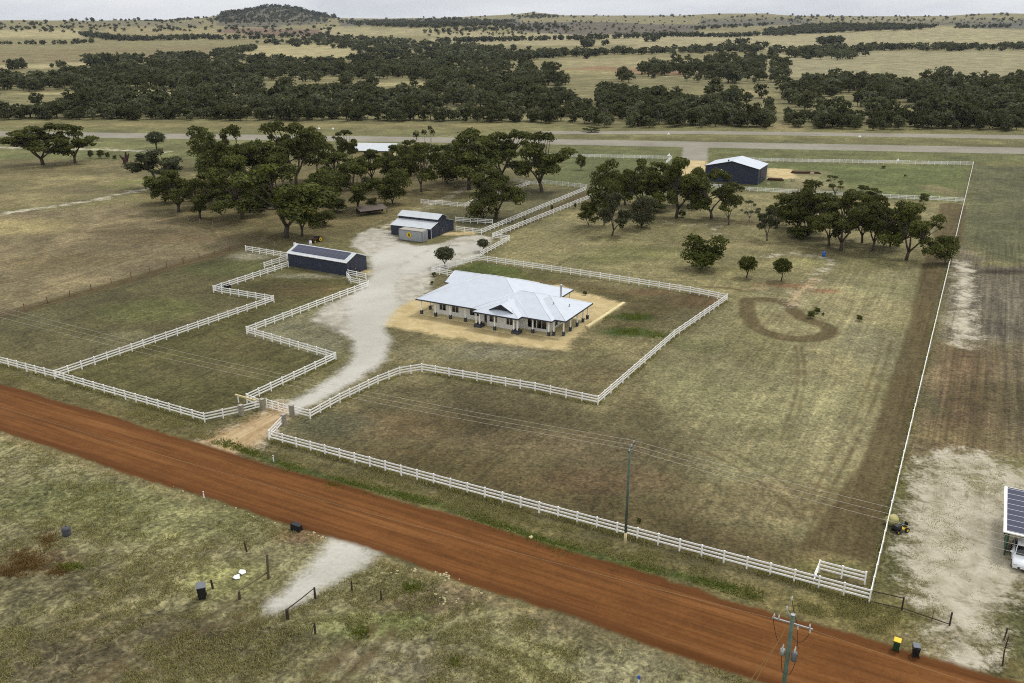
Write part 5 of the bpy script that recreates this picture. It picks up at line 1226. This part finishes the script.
for x,r_,y in ((-.7,.2,.42),(.5,.3,.5)):
    for s_ in (-1,1):
        w=MB().tube([(x,s_*(y-.1),r_),(x,s_*(y+.1),r_)],r_,16).build('wheel',M['rubber'],mw);MB().tube([(x,s_*(y+.09),r_),(x,s_*(y+.115),r_)],r_*.5,12).build('rim',M['yellow'],w)
# old tractor behind the solar shed
tr=root('old_tractor',g(316.5,242),R(60),'old rusty red tractor with a yellow wheel behind the solar roofed shed','tractor')
tr.scale=(.8,.8,.8)
MB().box(-1.5,.2,-.3,.3,.6,1.15).build('hood',M['red'],tr,False,.05);MB().box(.1,1.2,-.35,.35,.5,.9).build('chassis',M['red'],tr,False,.04);MB().box(.7,1.1,-.25,.25,.95,1.05).box(1.05,1.13,-.25,.25,1.05,1.45).build('seat',M['black'],tr)
MB().tube([(-.9,0,1.1),(-.9,0,1.9)],.05,8).build('exhaust',M['black'],tr)
for x,r_,y in ((-1.2,.38,.55),(.75,.72,.7)):
    for s_ in (-1,1):
        w=MB().tube([(x,s_*(y-.15),r_),(x,s_*(y+.15),r_)],r_,22).build('wheel',M['rubber'],tr);MB().tube([(x,s_*(y+.12),r_),(x,s_*(y+.17),r_)],r_*.72,18).build('rim',M['yellow'],w);MB().tube([(x,s_*(y+.16),r_),(x,s_*(y+.2),r_)],r_*.26,12).build('hub',M['black'],w)
for x,y,lab in ((295,246.5,'white drum left of the old tractor'),(310.5,244.5,'white drum just in front of the old tractor')):
    d=root('white_drum',g(x,y),0,lab,'drum');MB().lathe([(.3,0),(.32,.05),(.32,.3),(.34,.32),(.32,.34),(.32,.7),(.28,.75)],16).build('body',M['carwhite'],d,True);MB().lathe([(.28,.752),(.29,.79),(.05,.8)],16).build('lid',M['white'],d)
th_=root('water_trough',g(216,290.2),R(28),'low dark trough in the fence corner of the left paddock','trough')
MB().box(0,2.6,0,.06,0,.55).box(0,2.6,1.24,1.3,0,.55).box(0,.06,.06,1.24,0,.55).box(2.54,2.6,.06,1.24,0,.55).box(.06,2.54,.06,1.24,0,.4).build('tank',M['black'],th_);MB().box(.02,.6,.02,1.28,.552,.6).build('float_cover',M['trim'],th_)
bd=root('blue_barrel',g(823.5,256.5),0,'bright blue barrel under the right grove','barrel');bd.scale=(.8,.8,.8);MB().lathe([(.34,0),(.4,.06),(.42,.4),(.44,.42),(.42,.45),(.42,.85),(.44,.87),(.42,.9),(.38,1.25),(.34,1.28)],18).build('body',M['blue'],bd,True);MB().lathe([(.06,1.281),(.06,1.33)],10,(.18,0,0)).build('bung',M['white'],bd)
# stump
ds=root('dead_stump',g(126,163.5),0,'red-brown dead stump with splayed broken limbs in the bare field','stump')
s_=MB().tube([(0,0,-.1),(0,0,.7),(.1,0,1.2)],[1.1,.8,.6],9)
for dx,dy,h in ((-1.8,.2,2.7),(.3,.3,3.9),(1.4,0,3.3),(-.6,-.4,2.2)): s_.tube([(0,0,.6),(dx*.5,dy,h*.55),(dx,dy,h)],[.6,.42,.2],7)
s_.build('stump',M['deadwood'],ds)
# timber and junk beside the hangar
def timber(x,y,n,L,rz,label):
    t=root('timber_stack',g(x,y),rz,label,'timber')
    for i in range(n):
        MB().box(-L/2+rk.normal()*.3,L/2+rk.normal()*.3,-.9+.45*(i%4),-.5+.45*(i%4),.05+.32*(i//4),.33+.32*(i//4),rk.normal()*.05).build('beam',M['timber'],t)
timber(800,173.2,8,4.5,R(-10),'stack of brown timber right of the sandy pad by the hangar, larger one');timber(813.5,173.4,7,3.4,R(-18),'stack of brown timber farther from the hangar');timber(776,180.3,8,4,R(-20),'dark stack of beams close to the hangar wall')
for x,y,lab in ((812,174.6,'pale box on the farther timber stack side'),(792.5,181.3,'pale box among the junk by the hangar'),(768,185.6,'cream box at the hangar corner near the fence')):
    b=root('storage_box',g(x,y),R(20),lab,'box');MB().box(-.5,.5,-.4,.4,0,.7).build('body',M['rock'],b,False,.03);MB().box(-.52,.52,-.42,.42,.702,.76).build('lid',M['cap'],b)
for x,y,lab in ((668.4,134.3,'white cone marker on the far side of the airstrip, right of centre'),(859.7,136.9,'white cone marker on the far side of the airstrip, far right'),(319,128.8,'white cone marker beyond the airstrip, left one of the pair'),(333,129.2,'white cone marker beyond the airstrip, right one of the pair'),(669,155.5,'white cone marker near the end of the airstrip fence'),(898,160.8,'white cone marker behind the airstrip fence at right')):
    c=root('runway_marker',g(x,y),0,lab,'marker','white cone markers along the airstrip');MB().lathe([(.5,.0),(.46,.1),(.15,.65),(.1,.7)],14).build('cone',M['carwhite'],c,True);MB().box(-.6,.6,-.6,.6,-.02,.05).build('foot',M['carwhite'],c)
# bare sapling at the lower right and its wire
bs=root('bare_sapling',g(1002.5,666),0,'bare thin sapling with twigs at the lower right corner','sapling')
MB().tube([(0,0,-.05),(-.05,.1,1.2),(.05,.15,2.6)],[.06,.05,.03],7).build('trunk',M['darkwood'],bs)
tw=MB()
for i in range(46):
    z=1.2+1.5*rk.random();a=rk.random()*6.28;l=.35+.75*rk.random();b0=np.array((0,.12,z));b1=b0+[math.cos(a)*l,math.sin(a)*l,.15+.4*rk.random()];tw.tube([b0,(b0+b1)/2+[0,0,.08],b1],[.016,.011,.006],4)
tw.build('twigs',M['wood'],bs)
wire_fence([(1004,640),(1060,655),(1120,672)],'dark wire fence leading off right from the bare sapling',M['darkwood'],5,1.1,.06,3,.014,M['darkwood'])
# ================================================================ GRASS, WEEDS AND VERGE GROWTH AS REAL BLADES
def tufts(name,pts,mat,hr,label,blades=5,wid=.03,spread=.12):
    pts=np.array(pts);n=len(pts);r=rk
    P=np.repeat(pts,blades,0);m=len(P);hh=hr[0]+(hr[1]-hr[0])*r.random(m)**1.5
    a=r.random(m)*6.283;base_=np.stack([P[:,0]+r.normal(size=m)*spread,P[:,1]+r.normal(size=m)*spread,np.zeros(m)],1)
    tipd=np.stack([np.cos(a)*hh*.6,np.sin(a)*hh*.6,hh],1);sd=np.stack([-np.sin(a),np.cos(a),np.zeros(m)],1)*(wid*(.6+.8*r.random(m)))[:,None]
    V=np.stack([base_-sd,base_+sd,base_+tipd*.55+sd*.8+[0,0,.02],base_+tipd],1).reshape(-1,3)
    tn=np.repeat(np.clip(np.repeat(r.random(n),blades)*.7+r.random(m)*.35,0,1),4)
    o=link(name,npmesh(name,V,np.arange(4*m).reshape(m,4),mat,{'leaf':tn}));o['kind']='stuff';o['label']=label;return o
def clumpy(n,x0,x1,y0,y1,ok,seed):
    r=np.random.default_rng(seed);out=[]
    while len(out)<n:
        x=x0+(x1-x0)*r.random();y=y0+(y1-y0)*r.random();X,Y=g(x,y)
        q=math.sin(X*.9+math.sin(Y*.7)*2)*math.sin(Y*1.1+math.sin(X*.5)*2)+math.sin(X*.31+2)*math.sin(Y*.27)
        if q+r.normal()*.35<.25:continue
        if ok(x,y,X,Y):out.append((X,Y))
    return out
def rbv(X,Y): return -(X-RO[0])*math.sin(TH)+(Y-RO[1])*math.cos(TH)
CR=W([(346,538),(392,552),(366,570),(345,580),(300,606),(272,616),(258,606),(290,582),(312,562),(322,543)])
near_ok=lambda x,y,X,Y:rbv(X,Y)<-9.0 and not inpoly(X,Y,CR)
tufts('grass',clumpy(15000,-20,900,425,700,near_ok,1),M['grassblade'],(.05,.22),'dry olive grass tufts in the near paddock',5,.028,.15)
far_ok=lambda x,y,X,Y:.9<rbv(X,Y)<5 and not inpoly(x,y,[(190,450),(250,460),(310,410),(280,400)])
tufts('verge_grass',clumpy(9000,-10,900,360,660,far_ok,2),M['grassblade'],(.05,.2),'dry verge grass between the red road and the white fence',4,.025,.14)
r=np.random.default_rng(3);vp=[]
while len(vp)<1700:
    a=37+62*r.random();b=.8+.45*math.sin(a*.21)+r.normal()*(.32+.25*math.sin(a*.6)**2)
    if math.sin(a*.8)+math.sin(a*.33+1)+r.normal()*.5>-.3:vp.append(fr(RO,a,b))
tufts('green_weeds',vp,M['greenblade'],(.05,.2),'fresh green weeds along the far edge of the red road',6,.035,.16)
wd=[]
for cx,cy,sx,sy,n in ((28,562,14,8,200),(47,540,8,5,70),(12,572,10,4,80),(60,572,10,4,50)):
    for _ in range(n): wd.append(g(cx+r.normal()*sx*.6,cy+r.normal()*sy*.7))
tufts('red_weeds',wd,M['weedred'],(.08,.36),'rust-brown dead weeds in the near grass at left',7,.03,.16)
gw=[]
for cx,cy,sx,sy,n in ((634,317,14,3,150),(629,332,15,3.5,180),(655,335,8,3,70),(606,318,5,4,40),(70,567,12,3,90),(412,588,10,5,90),(455,662,4,4,30),(360,632,9,6,60)):
    for _ in range(n): gw.append(g(cx+r.normal()*sx*.6,cy+r.normal()*sy*.6))
tufts('low_weeds',gw,M['greenblade'],(.06,.28),'green weed patches beside the house and in the near grass',6,.04,.2)
fg=[]
for pts,n in ((W([(0,364.5),(55,379),(205,422.5)]),900),(W([(269,440),(869,602)]),2600),(W([(55,378.8),(274,302.5)]),600),(W([(247,402.8),(336,360.5)]),400),(W([(310,419),(340,402.7),(378,384),(400,375.6),(422,372),(535,391.5),(598,405),(674,338),(727,301)]),1500),(W([(869,602),(949,263)]),1500)):
    P_=np.array(pts);L_=np.r_[0,np.cumsum(np.hypot(*(P_[1:]-P_[:-1]).T))]
    for q_ in rk.random(n)*L_[-1]:
        if math.sin(q_*.9)+math.sin(q_*.37+n)+rk.normal()*.6<-.2: continue
        fg.append((np.interp(q_,L_,P_[:,0])+rk.normal()*.16,np.interp(q_,L_,P_[:,1])+rk.normal()*.16))
tufts('fence_grass',fg,M['grassblade'],(.1,.4),'longer dry grass along the foot of the white fences',6,.03,.16)
pt=[]
while len(pt)<2600:
    x=905+110*r.random();y=462+200*r.random();X,Y=g(x,y)
    if math.sin(X*1.3+math.sin(Y*1.1)*1.6)*math.sin(Y*1.5+math.sin(X*.9))+math.sin(X*.41+1)*math.sin(Y*.33)*.8+r.normal()*.5>.75:pt.append((X,Y))
tufts('dry_weeds',pt,M['grassblade'],(.03,.10),'olive dry weeds dotted over the pale worn yard',3,.022,.2)
# ================================================================ AIR, SKY, LIGHT, CAMERA
hz=MB().box(-12900,12900,-12900,12900,float(V[:,2].min())-1.,190.)
hm=bpy.data.materials.new('haze_air');hm.use_nodes=True;hm.node_tree.nodes.clear()
ho=hm.node_tree.nodes.new('ShaderNodeOutputMaterial');hv=hm.node_tree.nodes.new('ShaderNodeVolumePrincipled')
hv.inputs['Color'].default_value=(.80,.86,.98,1);hv.inputs['Density'].default_value=HAZE;hv.inputs['Anisotropy'].default_value=.2
hm.node_tree.links.new(hv.outputs[0],ho.inputs['Volume'])
if HAZE>0:
    o=hz.build('haze',hm);o['kind']='stuff';o['label']='thin pale air over the whole plain'
SUN_EL,SUN_AZ=R(58),R(50)           # sun high, ahead and to the right (azimuth from +Y towards +X)
w=bpy.data.worlds.new('World');S.world=w;w.use_nodes=True;nt=w.node_tree;nt.nodes.clear()
class WT(NT):
    def __init__(s): s.t=nt;s.n=nt.nodes
t=WT();out=t.new('ShaderNodeOutputWorld');bg=t.new('ShaderNodeBackground');bg.inputs[1].default_value=.1;nt.links.new(bg.outputs[0],out.inputs[0])
sky=t.new('ShaderNodeTexSky');sky.sky_type='NISHITA';sky.sun_disc=False;sky.sun_elevation=SUN_EL;sky.sun_rotation=SUN_AZ;sky.altitude=200;sky.air_density=1.;sky.dust_density=2.
tc=t.new('ShaderNodeTexCoord').outputs['Generated']
n1=t.noise(t.mapping(tc,0,(1.6,1.6,7.)),1.6,9,.6,.5)
sz_=t.new('ShaderNodeSeparateXYZ');t.put(tc,sz_.inputs[0])
cl=t.mix(1.,t.mix(t.ramp(n1,.36,.64),(6.9,7.2,7.6),(9.1,9.2,9.25)),t.gray(t.ramp(sz_.outputs[2],0.,.55,.80,1.05)),'MULTIPLY')
t.put(t.mix(t.ramp(n1,.25,.5,.82,.97),sky.outputs[0],cl),bg.inputs[0])
sl_=bpy.data.lights.new('sun','SUN');sl_.energy=SUN_E;sl_.angle=R(12);sl_.color=(1,.98,.95);so=bpy.data.objects.new('sun',sl_);COL.objects.link(so)
from mathutils import Vector
dirv=Vector((math.sin(SUN_AZ)*math.cos(SUN_EL),math.cos(SUN_AZ)*math.cos(SUN_EL),math.sin(SUN_EL)))
so.rotation_euler=dirv.to_track_quat('Z','Y').to_euler();so.location=(60,40,120)
cam=bpy.data.cameras.new('camera');co=bpy.data.objects.new('camera',cam);COL.objects.link(co)
cam.sensor_width=36;cam.lens=36*F/1024;cam.clip_start=.5;cam.clip_end=40000
co.location=(0,0,H);co.rotation_euler=(math.pi/2-PT,0,0);S.camera=co
vs=S.view_settings;vs.view_transform='Standard';vs.look='None';vs.exposure=EXPO;vs.gamma=1;vs.use_curve_mapping=False
S.render.engine='CYCLES';cy=S.cycles;cy.max_bounces=5;cy.diffuse_bounces=2;cy.glossy_bounces=2;cy.transmission_bounces=2;cy.volume_bounces=0;cy.transparent_max_bounces=4
cy.pixel_filter_type='BLACKMAN_HARRIS';cy.filter_width=1.05;cy.use_adaptive_sampling=False;cy.use_denoising=DENOISE;cy.caustics_reflective=False;cy.caustics_refractive=False
cy.sample_clamp_indirect=4
